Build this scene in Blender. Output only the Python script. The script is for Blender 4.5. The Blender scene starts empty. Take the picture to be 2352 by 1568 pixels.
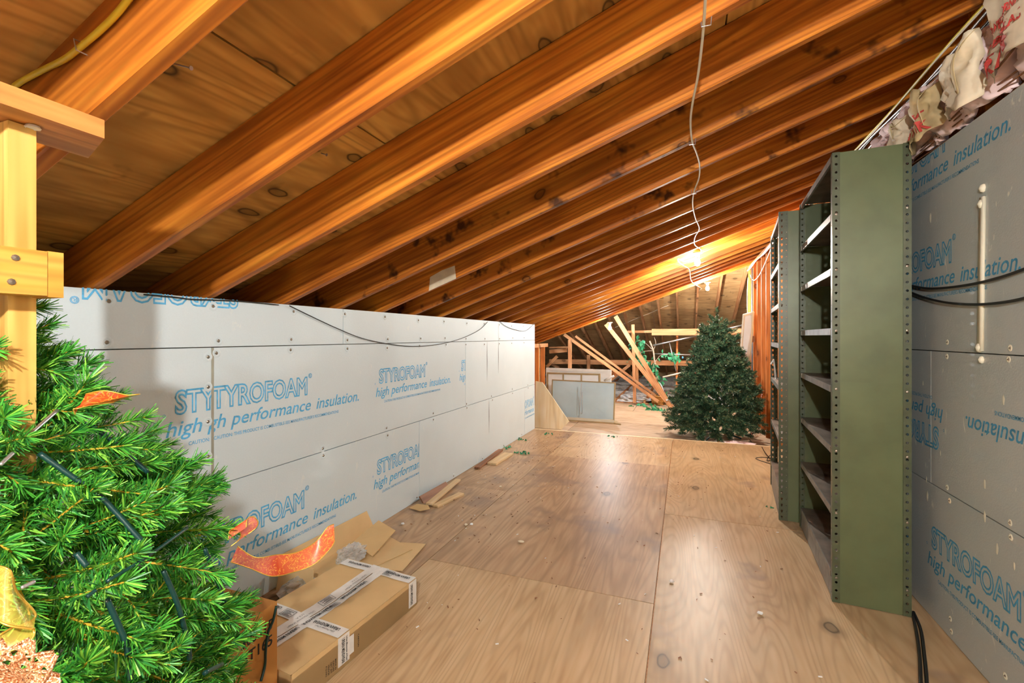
import bpy, bmesh, math, random
from mathutils import Vector, Matrix, noise
R = random.Random(7)
sc = bpy.context.scene
C = sc.collection

# ---------------------------------------------------------------- camera
F, CX, CY, HZ, CH = 1045.0, 1176.0, 784.0, 773.0, 1.268
YAW = math.atan(396.0 / F)
cam = bpy.data.objects.new('camera', bpy.data.cameras.new('camera'))
C.objects.link(cam)
cam.location = (0, 0, CH)
cam.rotation_euler = (math.pi / 2, 0, YAW)
cam.data.sensor_width = 36
cam.data.lens = F / 2352 * 36
cam.data.shift_y = -(CY - HZ) / 2352
cam.data.clip_start = 0.02
sc.camera = cam
# ---------------------------------------------------------------- world, exposure
w = bpy.data.worlds.new('world'); sc.world = w; w.use_nodes = True
w.node_tree.nodes['Background'].inputs[0].default_value = (.9, .95, 1, 1)
w.node_tree.nodes['Background'].inputs[1].default_value = 0.05
sc.view_settings.view_transform = 'Standard'
sc.view_settings.look = 'None'
sc.view_settings.gamma = 1
sc.view_settings.use_curve_mapping = False
sc.view_settings.exposure = 1.0
sc.cycles.max_bounces = 6
sc.cycles.diffuse_bounces = 4
sc.cycles.glossy_bounces = 2
sc.cycles.transparent_max_bounces = 6
sc.cycles.adaptive_threshold = .07
sc.cycles.adaptive_min_samples = 16
sc.cycles.use_light_tree = False
sc.cycles.sample_clamp_indirect = 6
BULB = {'near': 2250, 'back': 2600, 'first': 2000, 'second': 3000, 'third': 900}

# ---------------------------------------------------------------- pixel helpers (directions only)
FW = Vector((-math.sin(YAW), math.cos(YAW), 0)); RT = Vector((math.cos(YAW), math.sin(YAW), 0))
def ray(px, py): return FW + RT * ((px - CX) / F) + Vector((0, 0, 1)) * ((HZ - py) / F)
CAM = Vector((0, 0, CH))
def at_x(px, py, x): d = ray(px, py); return CAM + d * (x / d.x)
def at_y(px, py, y): d = ray(px, py); return CAM + d * (y / d.y)
def at_z(px, py, z=0.0): d = ray(px, py); return CAM + d * ((z - CH) / d.z)
TAN = .358; TH = math.atan(TAN); Z0 = 2.131            # underside of the rafters: z = Z0 + TAN * x
def roof(x): return Z0 + TAN * x
def at_roof(px, py, off=0.0):
    d = ray(px, py); t = (Z0 + off - CH) / (d.z - TAN * d.x); return CAM + d * t
XL, XR, FZ = -1.93, 1.045, -.12                       # left foam face, right foam face, far floor level

# ---------------------------------------------------------------- materials
def nodes(name):
    m = bpy.data.materials.new(name); m.use_nodes = True
    t = m.node_tree; return m, t, t.nodes['Principled BSDF']
def N(t, kind, **kw):
    n = t.nodes.new(kind)
    for k, v in kw.items():
        if k in n.inputs: n.inputs[k].default_value = v
        else: setattr(n, k, v)
    return n
def ramp(t, stops):
    r = t.nodes.new('ShaderNodeValToRGB'); e = r.color_ramp.elements
    while len(e) < len(stops): e.new(.5)
    for el, (p, c) in zip(e, stops): el.position = p; el.color = (*c, 1) if len(c) == 3 else c
    return r
def coords(t, scale=(1, 1, 1), rnd=True):
    tc = N(t, 'ShaderNodeTexCoord'); out = tc.outputs['Object']
    if rnd:
        oi = N(t, 'ShaderNodeObjectInfo'); mu = N(t, 'ShaderNodeVectorMath', operation='MULTIPLY_ADD')
        cb = N(t, 'ShaderNodeCombineXYZ')
        for i in range(3): t.links.new(oi.outputs['Random'], cb.inputs[i])
        mu.inputs[1].default_value = (13.7, 29.1, 7.3)
        t.links.new(cb.outputs[0], mu.inputs[0]); t.links.new(out, mu.inputs[2]); out = mu.outputs[0]
    mp = N(t, 'ShaderNodeMapping'); mp.inputs['Scale'].default_value = scale
    t.links.new(out, mp.inputs['Vector']); return mp.outputs[0], out
def mixc(t, a, b, f, blend='MIX'):
    m = N(t, 'ShaderNodeMix', data_type='RGBA', blend_type=blend)
    for sock, v in ((m.inputs[0], f), (m.inputs[6], a), (m.inputs[7], b)):
        if isinstance(v, bpy.types.NodeSocket): t.links.new(v, sock)
        elif isinstance(v, (tuple, list)): sock.default_value = (*v, 1)
        else: sock.default_value = v
    return m.outputs[2]
def math_(t, op, a, b=0.0):
    m = N(t, 'ShaderNodeMath', operation=op)
    for i, v in enumerate((a, b)):
        if isinstance(v, bpy.types.NodeSocket): t.links.new(v, m.inputs[i])
        else: m.inputs[i].default_value = v
    return m.outputs[0]
def bump(t, b, h, s=.2, d=.01):
    n = N(t, 'ShaderNodeBump'); n.inputs['Strength'].default_value = s; n.inputs['Distance'].default_value = d
    t.links.new(h, n.inputs['Height']); t.links.new(n.outputs[0], b.inputs['Normal'])
def noise_(t, vec, scale=5, detail=3, rough=.55, dist=0):
    n = N(t, 'ShaderNodeTexNoise'); n.inputs['Scale'].default_value = scale; n.inputs['Detail'].default_value = detail
    n.inputs['Roughness'].default_value = rough; n.inputs['Distortion'].default_value = dist
    t.links.new(vec, n.inputs['Vector']); return n.outputs['Fac']
def wood(name, dark, mid, light, axis=0, k=26, stretch=.07, fine=60, grain=.5, knots=.0, rough=.6, stain=None, var=.25, knot_scale=2.2, spread=.17):
    m, t, b = nodes(name)
    s = [1, 1, 1]; s[axis] = stretch
    v, raw = coords(t, s)
    n1 = noise_(t, v, 3.2, 1, .5, .3)
    lines = math_(t, 'MULTIPLY_ADD', math_(t, 'SINE', math_(t, 'MULTIPLY', n1, k * 5.5)), .5); t.nodes[-1].inputs[2].default_value = .5
    fn = noise_(t, v, fine, 1)
    base = ramp(t, [(.5 - spread, dark), (.5, mid), (.5 + spread, light)])
    big = noise_(t, raw, 1.6, 2)
    t.links.new(math_(t, 'ADD', math_(t, 'MULTIPLY', big, .55), math_(t, 'MULTIPLY', fn, .45)), base.inputs[0])
    col = mixc(t, base.outputs[0], tuple(c * .62 for c in dark), math_(t, 'MULTIPLY', math_(t, 'MULTIPLY', math_(t, 'POWER', lines, 3.0), grain), math_(t, 'ADD', fn, .3)))
    oi = N(t, 'ShaderNodeObjectInfo')
    hs = N(t, 'ShaderNodeHueSaturation'); t.links.new(col, hs.inputs['Color'])
    t.links.new(math_(t, 'MULTIPLY_ADD', oi.outputs['Random'], var), hs.inputs['Value']); t.nodes[-1].inputs[2].default_value = 1 - var / 2
    col = hs.outputs[0]
    if knots:
        _, v3 = coords(t)
        sx = N(t, 'ShaderNodeSeparateXYZ'); t.links.new(v3, sx.inputs[0]); cx_ = N(t, 'ShaderNodeCombineXYZ')
        oth = [i for i in range(3) if i != axis]
        t.links.new(math_(t, 'MULTIPLY', sx.outputs[axis], .6), cx_.inputs[0]); t.links.new(math_(t, 'ADD', sx.outputs[oth[0]], sx.outputs[oth[1]]), cx_.inputs[1]); v2 = cx_.outputs[0]
        vo = N(t, 'ShaderNodeTexVoronoi', voronoi_dimensions='2D'); vo.inputs['Scale'].default_value = knot_scale; vo.inputs['Randomness'].default_value = 1
        wv = N(t, 'ShaderNodeVectorMath', operation='ADD'); nz_ = N(t, 'ShaderNodeTexNoise'); nz_.inputs['Scale'].default_value = 9; t.links.new(v2, nz_.inputs['Vector'])
        sc_ = N(t, 'ShaderNodeVectorMath', operation='SCALE'); sc_.inputs['Scale'].default_value = .05; t.links.new(nz_.outputs['Color'], sc_.inputs[0])
        t.links.new(v2, wv.inputs[0]); t.links.new(sc_.outputs[0], wv.inputs[1]); t.links.new(wv.outputs[0], vo.inputs['Vector'])
        kr = ramp(t, [(0, (.55, .55, .55)), (knots * .75, (.6, .6, .6)), (knots, (1, 1, 1)), (knots * 1.25, (.35, .35, .35)), (knots * 2.4, (0, 0, 0))])
        t.links.new(vo.outputs['Distance'], kr.inputs[0])
        col = mixc(t, col, tuple(c * .22 for c in dark), kr.outputs[0])
    if stain:
        sn = noise_(t, raw, stain[0], 3, .65)
        sr = ramp(t, [(stain[1], (0, 0, 0)), (stain[1] + .1, (1, 1, 1))]); t.links.new(sn, sr.inputs[0])
        col = mixc(t, col, stain[2], math_(t, 'MULTIPLY', sr.outputs[0], stain[3]))
    t.links.new(col, b.inputs['Base Color']); b.inputs['Roughness'].default_value = rough
    b.inputs['Specular IOR Level'].default_value = .3
    bump(t, b, fn, .25, .002)
    return m
def plain(name, col, rough=.6, metal=0, var=.12, nscale=8, spec=.4, alpha=1, trans=0, emit=None, bumpy=0):
    m, t, b = nodes(name)
    if var:
        v, raw = coords(t)
        nn = noise_(t, raw, nscale, 4)
        r = ramp(t, [(.3, tuple(c * (1 - var) for c in col)), (.7, tuple(min(1, c * (1 + var)) for c in col))])
        t.links.new(nn, r.inputs[0]); t.links.new(r.outputs[0], b.inputs['Base Color'])
        if bumpy: bump(t, b, nn, bumpy, .01)
    else: b.inputs['Base Color'].default_value = (*col, 1)
    b.inputs['Roughness'].default_value = rough; b.inputs['Metallic'].default_value = metal
    b.inputs['Specular IOR Level'].default_value = spec; b.inputs['Alpha'].default_value = alpha
    b.inputs['Transmission Weight'].default_value = trans
    if emit:
        b.inputs['Emission Color'].default_value = (*emit[0], 1); b.inputs['Emission Strength'].default_value = emit[1]
    return m
M = {}
M['rafter'] = wood('rafter_wood', (.26, .066, .009), (.52, .165, .018), (.72, .29, .035), 0, 34, .04, 80, .6, .026, .5, var=.3, knot_scale=1.6)
M['rafter_stained'] = wood('stained_rafter_wood', (.26, .066, .009), (.52, .165, .018), (.72, .29, .035), 0, 34, .04, 80, .6, .026, .5, stain=(6, .56, (.03, .008, .003), .9), knot_scale=1.6)
M['sheath'] = wood('roof_plywood', (.36, .16, .035), (.56, .28, .065), (.70, .39, .10), 1, 20, .16, 34, .5, .10, .7, stain=(6, .64, (.10, .035, .01), .6), knot_scale=4.6)
M['far_sheath'] = wood('far_roof_plywood', (.34, .20, .085), (.52, .33, .15), (.66, .45, .22), 0, 30, .12, 30, .35, .05, .7, stain=(6, .62, (.05, .03, .015), .6), knot_scale=3)
M['far_wood'] = wood('far_framing_wood', (.32, .13, .05), (.55, .27, .12), (.68, .38, .19), 0, 20, .05, 60, .4, .05, .65, knot_scale=2.5)
M['stud'] = wood('stud_wood', (.28, .08, .018), (.52, .17, .04), (.64, .25, .07), 2, 20, .05, 60, .45, .05, .6, knot_scale=2.5)
M['pine'] = wood('bright_pine', (.50, .26, .055), (.70, .42, .11), (.80, .54, .19), 2, 22, .06, 60, .45, .045, .55, knot_scale=4)
M['pine_y'] = wood('bright_pine_lengthwise', (.48, .20, .03), (.68, .34, .055), (.78, .46, .10), 1, 22, .06, 60, .45, .045, .55, knot_scale=4)
M['red_board'] = wood('reddish_board', (.28, .10, .025), (.50, .21, .055), (.62, .30, .09), 1, 22, .06, 60, .45, .05, .55, knot_scale=4)
M['floor_ply'] = wood('floor_plywood', (.36, .225, .105), (.545, .385, .215), (.63, .475, .29), 1, 44, .12, 40, .30, .024, .42, stain=(2.6, .61, (.24, .18, .15), .5), var=.16, knot_scale=1.05, spread=.26)
M['floor_ply_worn'] = wood('worn_floor_plywood', (.27, .165, .085), (.45, .295, .165), (.56, .395, .235), 1, 30, .10, 40, .35, .024, .40, stain=(2.2, .57, (.20, .14, .11), .55), var=.12, knot_scale=1.05, spread=.24)
M['far_floor'] = wood('far_floor_plywood', (.40, .29, .18), (.55, .42, .29), (.64, .51, .37), 0, 22, .2, 30, .4, .0, .55, stain=(2.5, .62, (.25, .19, .14), .5), var=.15)
M['pale_ply'] = wood('pale_plywood', (.72, .56, .30), (.86, .74, .50), (.92, .84, .66), 2, 6, .1, 30, .35, .03, .6, knot_scale=3)
M['trim_pale'] = wood('pale_lath', (.55, .38, .19), (.72, .54, .31), (.80, .65, .42), 0, 14, .05, 40, .35, 0, .6)
M['trim_dark'] = wood('brown_lath', (.16, .065, .03), (.28, .13, .065), (.36, .18, .10), 0, 14, .05, 40, .35, 0, .6)
def foam(name, col, scratch, rough, metal, scr_amt):
    m, t, b = nodes(name)
    v, raw = coords(t)
    n0 = noise_(t, raw, 2.2, 2); n1 = noise_(t, raw, 160, 0)
    r = ramp(t, [(.3, tuple(c * .93 for c in col)), (.7, col)]); t.links.new(n0, r.inputs[0])
    v2, _ = coords(t, (1, 1, .28)); sn = noise_(t, v2, 22, 3, .6, 1.5)
    sr = ramp(t, [(.66, (0, 0, 0)), (.72, (1, 1, 1))]); t.links.new(sn, sr.inputs[0])
    c = mixc(t, r.outputs[0], scratch, math_(t, 'MULTIPLY', sr.outputs[0], scr_amt))
    c = mixc(t, c, tuple(x * .8 for x in col), math_(t, 'MULTIPLY', n1, .25))
    t.links.new(c, b.inputs['Base Color']); b.inputs['Roughness'].default_value = rough; b.inputs['Metallic'].default_value = metal
    bump(t, b, n1, .15, .002); return m
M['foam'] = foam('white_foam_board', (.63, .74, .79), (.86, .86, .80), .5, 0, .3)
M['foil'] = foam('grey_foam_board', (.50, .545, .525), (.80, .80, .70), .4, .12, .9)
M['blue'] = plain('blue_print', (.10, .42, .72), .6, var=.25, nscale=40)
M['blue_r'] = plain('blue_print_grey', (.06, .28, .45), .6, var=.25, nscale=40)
M['black'] = plain('black_rubber', (.012, .012, .012), .45, var=0)
M['dark'] = plain('dark_gap', (.02, .018, .015), .9, var=0)
M['seam'] = plain('foam_edge', (.33, .33, .27), .8)
M['steel'] = plain('olive_steel', (.11, .14, .065), .36, .1, .12, 6, .5)
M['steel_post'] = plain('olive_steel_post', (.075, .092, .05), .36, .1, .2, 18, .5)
M['steel_back_shade'] = plain('shade_blackened_steel', (.016, .017, .014), .5, .1, .15, 6)  # near-black colour carries the shade inside the shelving
M['shelf'] = plain('worn_steel_shelf', (.20, .20, .185), .4, .35, .35, 14)
M['shelf_top'] = plain('rusty_steel_shelf', (.16, .13, .105), .5, .3, .4, 9)
M['bolt'] = plain('bolt', (.28, .24, .19), .4, .8, 0)
M['card'] = plain('cardboard', (.66, .455, .215), .8, var=.10, nscale=3)
M['card_in'] = plain('cardboard_inside', (.68, .49, .25), .85, var=.08, nscale=4)
M['card_o'] = plain('orange_cardboard', (.50, .22, .05), .8, var=.08, nscale=3)
M['tape'] = plain('white_tape', (.76, .75, .72), .35, var=.08, nscale=20)
M['ink'] = plain('black_ink', (.02, .018, .016), .6, var=0)
M['grey_ink'] = plain('grey_ink', (.16, .16, .17), .6, var=0)
M['white'] = plain('white_paint', (.80, .82, .82), .5, var=.05)
M['caulk'] = plain('cream_caulk', (.78, .76, .60), .6, var=.06)
M['cord_w'] = plain('ivory_cord', (.70, .64, .50), .45, var=.05)
M['cord_y'] = plain('yellow_cable', (.66, .50, .035), .4, var=.08)
M['pipe'] = plain('galvanised_pipe', (.50, .52, .55), .3, .8, .1)
M['pipe_b'] = plain('blue_grey_pipe', (.28, .36, .52), .3, .5, .1)
M['pink'] = plain('pink_fibreglass', (.90, .70, .70), .95, var=.12, nscale=9, bumpy=.4)
M['kraft'] = plain('kraft_paper', (.52, .41, .22), .7, var=.3, nscale=7, bumpy=.3)
M['kraft_l'] = plain('pale_kraft_paper', (.70, .61, .45), .7, var=.2, nscale=7, bumpy=.3)
M['red_ink'] = plain('red_ink', (.52, .06, .05), .7, var=0)
M['fluff'] = plain('grey_blown_insulation', (.68, .76, .86), .95, var=.4, nscale=14, bumpy=1)
M['g1'] = plain('needle_mid_green', (.075, .38, .04), .42, var=0)
M['g2'] = plain('needle_dark_green', (.025, .19, .035), .42, var=0)
M['g3'] = plain('needle_light_green', (.26, .62, .07), .4, var=0)
M['stem'] = plain('needle_stem', (.70, .42, .04), .6, var=0)
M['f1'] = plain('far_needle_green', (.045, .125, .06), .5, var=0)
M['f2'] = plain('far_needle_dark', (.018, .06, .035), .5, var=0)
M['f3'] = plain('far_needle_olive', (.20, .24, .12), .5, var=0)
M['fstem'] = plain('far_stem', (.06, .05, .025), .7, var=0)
M['wire_g'] = plain('dark_green_tube', (.008, .045, .04), .3, var=0)
M['leaf'] = plain('ficus_leaf', (.05, .30, .15), .4, var=.4, nscale=30)
M['bark'] = plain('pale_bark', (.40, .33, .25), .8, var=.3, nscale=30)
M['basket'] = wood('basket_weave', (.25, .10, .02), (.48, .22, .05), (.60, .32, .09), 0, 40, .3, 60, .6, 0, .6)
def sheer(name, col, spark, alpha):
    m, t, b = nodes(name)
    v, raw = coords(t)
    n1 = noise_(t, raw, 45, 2, .5, 2.5); r = ramp(t, [(.52, (0, 0, 0)), (.56, (1, 1, 1)), (.60, (0, 0, 0))]); t.links.new(n1, r.inputs[0])
    t.links.new(mixc(t, col, spark, r.outputs[0]), b.inputs['Base Color'])
    t.links.new(math_(t, 'MAXIMUM', math_(t, 'MULTIPLY', r.outputs[0], .95), alpha), b.inputs['Alpha'])
    b.inputs['Roughness'].default_value = .3; return m
M['red_sheer'] = sheer('red_organza', (.78, .07, .015), (.95, .42, .05), .58)
M['gold_sheer'] = sheer('gold_organza', (.72, .55, .09), (.90, .66, .12), .42)
M['gold'] = plain('gold_edge', (.80, .52, .09), .3, .7, .1)
def glitter():
    m, t, b = nodes('rose_gold_glitter'); v, raw = coords(t)
    n1 = noise_(t, raw, 420, 1); r = ramp(t, [(.35, (.35, .12, .04)), (.55, (.72, .36, .18)), (.68, (1, .86, .66))]); t.links.new(n1, r.inputs[0])
    t.links.new(r.outputs[0], b.inputs['Base Color']); b.inputs['Roughness'].default_value = .35; b.inputs['Metallic'].default_value = .5
    bump(t, b, n1, .8, .003); return m
M['glitter'] = glitter()
M['plastic'] = plain('clear_plastic_bag', (.72, .76, .80), .12, var=.3, nscale=25, alpha=.38)
M['screen'] = plain('screen_mesh', (.58, .76, .86), .6, var=.06, nscale=3, alpha=.74)
M['frost'] = plain('frosted_glass', (.62, .70, .76), .25, var=.05)
M['cream'] = plain('cream_frame', (.62, .60, .50), .5, var=.06)
M['brass'] = plain('brass_frame', (.42, .32, .17), .45, .3, .1)
def lamp(name, col, s):
    m, t, b = nodes(name); b.inputs['Base Color'].default_value = (1, 1, 1, 1)
    b.inputs['Emission Color'].default_value = (*col, 1); b.inputs['Emission Strength'].default_value = s; return m

# ---------------------------------------------------------------- mesh helpers
class MB:
    def __init__(s): s.v = []; s.f = []; s.m = []
    def add(s, verts, faces, mi=0):
        o = len(s.v); s.v += [tuple(p) for p in verts]
        s.f += [tuple(i + o for i in f) for f in faces]; s.m += [mi] * len(faces); return s
    def hexa(s, p, mi=0):            # 8 points: bottom ring of four, top ring of four
        return s.add(p, [(3, 2, 1, 0), (4, 5, 6, 7), (0, 1, 5, 4), (1, 2, 6, 5), (2, 3, 7, 6), (3, 0, 4, 7)], mi)
    def box(s, x0, x1, y0, y1, z0, z1, mi=0):
        return s.hexa([(x0, y0, z0), (x1, y0, z0), (x1, y1, z0), (x0, y1, z0), (x0, y0, z1), (x1, y0, z1), (x1, y1, z1), (x0, y1, z1)], mi)
    def bar(s, a, b, wd, th, up=Vector((0, 0, 1)), mi=0):
        a, b = Vector(a), Vector(b); d = (b - a).normalized(); side = d.cross(up)
        side = side.normalized() if side.length > 1e-4 else Vector((1, 0, 0)); u = side.cross(d)
        q = [side * (i * th / 2) + u * (j * wd / 2) for i, j in ((-1, -1), (1, -1), (1, 1), (-1, 1))]
        return s.hexa([a + x for x in q] + [b + x for x in q], mi)
    def tube(s, pts, r, n=6, mi=0, cap=True):
        pts = [Vector(p) for p in pts]; ring = []; u = None
        for i, p in enumerate(pts):
            d = (pts[min(i + 1, len(pts) - 1)] - pts[max(i - 1, 0)]).normalized()
            if u is None: u = d.orthogonal().normalized()
            u = (u - d * u.dot(d)).normalized(); w_ = d.cross(u)
            rr = r[i] if isinstance(r, (list, tuple)) else r
            ring.append([p + (u * math.cos(2 * math.pi * k / n) + w_ * math.sin(2 * math.pi * k / n)) * rr for k in range(n)])
        vs = [q for rg in ring for q in rg]; fs = []
        for i in range(len(pts) - 1):
            for k in range(n):
                k2 = (k + 1) % n; fs.append((i * n + k, i * n + k2, (i + 1) * n + k2, (i + 1) * n + k))
        if cap: fs += [tuple(range(n))[::-1], tuple((len(pts) - 1) * n + k for k in range(n))]
        return s.add(vs, fs, mi)
    def lathe(s, prof, n=16, c=(0, 0, 0), mi=0):
        vs = []; fs = []
        for r, z in prof:
            for k in range(n): a = 2 * math.pi * k / n; vs.append((c[0] + r * math.cos(a), c[1] + r * math.sin(a), c[2] + z))
        for i in range(len(prof) - 1):
            for k in range(n): k2 = (k + 1) % n; fs.append((i * n + k, i * n + k2, (i + 1) * n + k2, (i + 1) * n + k))
        return s.add(vs, fs, mi)
    def prism(s, poly, off, mi=0):   # polygon of 3D points extruded by vector
        n = len(poly); off = Vector(off); a = [Vector(p) for p in poly]
        fs = [tuple(range(n))[::-1], tuple(n + i for i in range(n))] + [(i, (i + 1) % n, n + (i + 1) % n, n + i) for i in range(n)]
        return s.add(a + [p + off for p in a], fs, mi)
    def mesh(s, name):
        me = bpy.data.meshes.new(name); me.from_pydata(s.v, [], s.f); return me
    def build(s, name, mats, parent=None, smooth=False, loc=None, fix=True):
        me = s.mesh(name)
        for mt in (mats if isinstance(mats, (list, tuple)) else [mats]): me.materials.append(M[mt] if isinstance(mt, str) else mt)
        if any(s.m): me.polygons.foreach_set('material_index', s.m)
        if fix:
            bm = bmesh.new(); bm.from_mesh(me); bmesh.ops.recalc_face_normals(bm, faces=bm.faces); bm.to_mesh(me); bm.free()
        if smooth: me.polygons.foreach_set('use_smooth', [True] * len(me.polygons))
        me.update(); return link(name, me, parent, loc)
def link(name, data, parent=None, loc=None):
    o = bpy.data.objects.new(name, data); C.objects.link(o)
    if parent: o.parent = parent
    if loc is not None: o.location = loc
    return o
def tag(o, label=None, cat=None, group=None, kind=None):
    for k, v in (('label', label), ('category', cat), ('group', group), ('kind', kind)):
        if v: o[k] = v
    return o
def thing(name, label, cat, loc=(0, 0, 0), rz=0, group=None):
    o = link(name, None, None, loc); o.rotation_euler = (0, 0, rz); o.empty_display_size = .1
    return tag(o, label, cat, group)
def struct(o): o['kind'] = 'structure'; return o
def smooth_path(pts, n=6):
    pts = [Vector(p) for p in pts]; out = []
    for i in range(len(pts) - 1):
        p0, p1, p2, p3 = pts[max(i - 1, 0)], pts[i], pts[i + 1], pts[min(i + 2, len(pts) - 1)]
        for k in range(n):
            t = k / n
            out.append(.5 * ((2 * p1) + (p2 - p0) * t + (2 * p0 - 5 * p1 + 4 * p2 - p3) * t * t + (3 * p1 - p0 - 3 * p2 + p3) * t ** 3))
    return out + [pts[-1]]
def text_geo(body, outline=0.0, shear=0.0, bold=0.0):
    """flat lettering normalised to width 1 and height 1 -> verts, faces"""
    cu = bpy.data.curves.new('lettering', 'FONT'); cu.body = body; cu.size = 1; cu.shear = shear; cu.resolution_u = 3; cu.offset = bold
    if outline: cu.fill_mode = 'NONE'; cu.bevel_depth = outline; cu.bevel_resolution = 0
    o = bpy.data.objects.new('lettering', cu); C.objects.link(o)
    dg = bpy.context.evaluated_depsgraph_get(); dg.update(); me = bpy.data.meshes.new_from_object(o.evaluated_get(dg))
    vs = [v.co.copy() for v in me.vertices]; fs = [tuple(p.vertices) for p in me.polygons]
    bpy.data.objects.remove(o); bpy.data.curves.remove(cu); bpy.data.meshes.remove(me)
    x0 = min(v.x for v in vs); x1 = max(v.x for v in vs); y0 = min(v.y for v in vs); y1 = max(v.y for v in vs)
    zm = max(abs(v.z) for v in vs) or 1
    return [Vector(((v.x - x0) / (x1 - x0), (v.y - y0) / (y1 - y0), v.z / zm)) for v in vs], fs
TXT = {}
def text_on(name, body, o, ux, uy, w_, h_, mat, parent, outline=0.0, shear=0.0, bold=0.0, clip=None, lift=.0006):
    """lettering of size w_ x h_ whose lower left corner is o, running along ux, rising along uy; clip = (point, normal) pairs kept on the normal's side"""
    key = (body, outline, shear, bold)
    if key not in TXT: TXT[key] = text_geo(*key)
    vs, fs = TXT[key]; ux, uy, o = Vector(ux), Vector(uy), Vector(o); nz = ux.cross(uy)
    pts = [o + ux * (v.x * w_) + uy * (v.y * h_) + nz * (lift + .0004 * v.z) for v in vs]
    me = bpy.data.meshes.new(name); me.from_pydata(pts, [], fs); me.materials.append(M[mat])
    for p, n in clip or []:
        bm = bmesh.new(); bm.from_mesh(me)
        bmesh.ops.bisect_plane(bm, geom=bm.verts[:] + bm.edges[:] + bm.faces[:], plane_co=p, plane_no=n, clear_inner=True)
        bm.to_mesh(me); bm.free()
    if not me.vertices: bpy.data.meshes.remove(me); return None
    return link(name, me, parent)

# ================================================================ THE SETTING
def copy_to(o, name, loc, parent, rot=None):
    c = o.copy(); c.name = name; C.objects.link(c); c.parent = parent; c.location = loc
    if rot is not None: c.rotation_euler = rot
    return c
# ---- floors: plywood sheets with open joints
floor = struct(MB().box(XL - .9, 1.2, -4.5, 5.98, -.10, -.02).build('floor', 'far_wood'))
xs = [(-1.95, -1.364), (-1.36, -.137), (-.131, 1.06)]
ys = [[-4.5, -1.4, 1.04, 3.48, 5.97], [-4.5, -2.6, -.18, 2.26, 4.70, 5.97], [-4.5, -1.44, 1.0, 3.44, 5.97]]
for (x0, x1), yy in zip(xs, ys):
    for a, b in zip(yy, yy[1:]):
        mb = MB(); dz = R.uniform(-.001, .001)
        mb.box(0, x1 - x0, .002, b - a - .002, -.018, dz); mb.build('plywood_sheet', 'floor_ply_worn' if abs(a - 2.26) < .01 or (x0 < -1.9 and a > 1) else 'floor_ply', floor, loc=(x0, a, 0))
MB().box(-1.93, 1.05, 5.955, 6.0, -.14, -.001).build('edge_board', 'pale_ply', floor)
floor2 = struct(MB().box(-5.5, 4, 6.0, 16.5, FZ - .16, FZ - .06).build('floor', 'far_wood'))
for i, (x0, x1, y0, y1) in enumerate([(-4, -1.62, 6.0, 7.5), (-1.61, .82, 6.0, 7.5), (.83, 1.15, 6.0, 7.5), (-4, -2.2, 7.51, 8.72), (-2.19, .24, 7.51, 8.72), (.25, 1.15, 7.51, 8.72), (-2.7, -.9, 8.73, 9.75), (-.89, .9, 8.73, 9.85)]):
    MB().box(0, x1 - x0, 0, y1 - y0, -.018, 0).build('plywood_sheet', 'far_floor', floor2, loc=(x0, y0, FZ))
for k in range(15):
    x = -5 + k * .6
    MB().box(x, x + .04, 9.86, 16, FZ - .06, FZ + .05).build('joist', 'far_wood', floor2)
MB().box(-5.5, 4, 9.76, 9.80, FZ - .06, FZ + .02).build('joist', 'far_wood', floor2)
# blown insulation between the joists
mb = MB(); nx, ny = 90, 60; vs = []
for j in range(ny + 1):
    for i in range(nx + 1):
        x = -5.5 + 9.4 * i / nx; y = 9.9 + 6.3 * j / ny
        vs.append((x, y, FZ - .02 + .10 * noise.noise((x * 2.2, y * 2.2, 0)) + .05 * noise.noise((x * 7, y * 7, 3)) + .035))
mb.add(vs, [(j * (nx + 1) + i, j * (nx + 1) + i + 1, (j + 1) * (nx + 1) + i + 1, (j + 1) * (nx + 1) + i) for j in range(ny) for i in range(nx)])
o = mb.build('loose_insulation', 'fluff', None, True)
tag(o, 'grey blown insulation lying between the far attic joists', 'insulation', kind='stuff')

# ---- roof over the room: rafters and sheathing
SL = Matrix.Rotation(-TH, 4, 'Y')
DEP = .184
ceiling = struct(link('ceiling', None)); ceiling.empty_display_size = .1
raf = MB().box(-3.1, 1.30 / math.cos(TH), 0, .038, 0, DEP).mesh('rafter'); raf.materials.append(M['rafter'])
bm = bmesh.new(); bm.from_mesh(raf); bmesh.ops.bevel(bm, geom=bm.edges[:], offset=.004, segments=1, affect='EDGES'); bmesh.ops.recalc_face_normals(bm, faces=bm.faces); bm.to_mesh(raf); bm.free()
raf_s = raf.copy(); raf_s.materials[0] = M['rafter_stained']
RY = [.965 + .406 * k for k in range(-13, 20)]
for y in RY:
    st = abs(y - (.965 + .406 * 3)) < .01 or abs(y - (.965 + .406 * 5)) < .01
    o = link('rafter', raf_s if st else raf, ceiling, (0, y, Z0)); o.rotation_euler = (0, -TH, 0)
YE = RY[-1]
o = link('rafter', raf, ceiling, (0, YE + .04, Z0 - .012)); o.rotation_euler = (0, -TH, 0)
cuts_x = [-3.0, -2.1, -.95, .2, 1.22]; cuts_y = [-4.5, -2.69, -.25, 2.18, 4.62, 7.06, 9.0]
for i, (a, b) in enumerate(zip(cuts_x, cuts_x[1:])):
    for c_, d_ in zip(cuts_y, cuts_y[1:]):
        ca = a / math.cos(TH) + .003; cb = b / math.cos(TH) - .003
        o = MB().box(0, cb - ca, .003, d_ - c_ - .003, 0, .013).build('sheathing_panel', 'sheath', ceiling)
        o.rotation_euler = (0, -TH, 0); p = SL @ Vector((ca, 0, DEP + .001)); o.location = (p.x, c_, Z0 + p.z)
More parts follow.
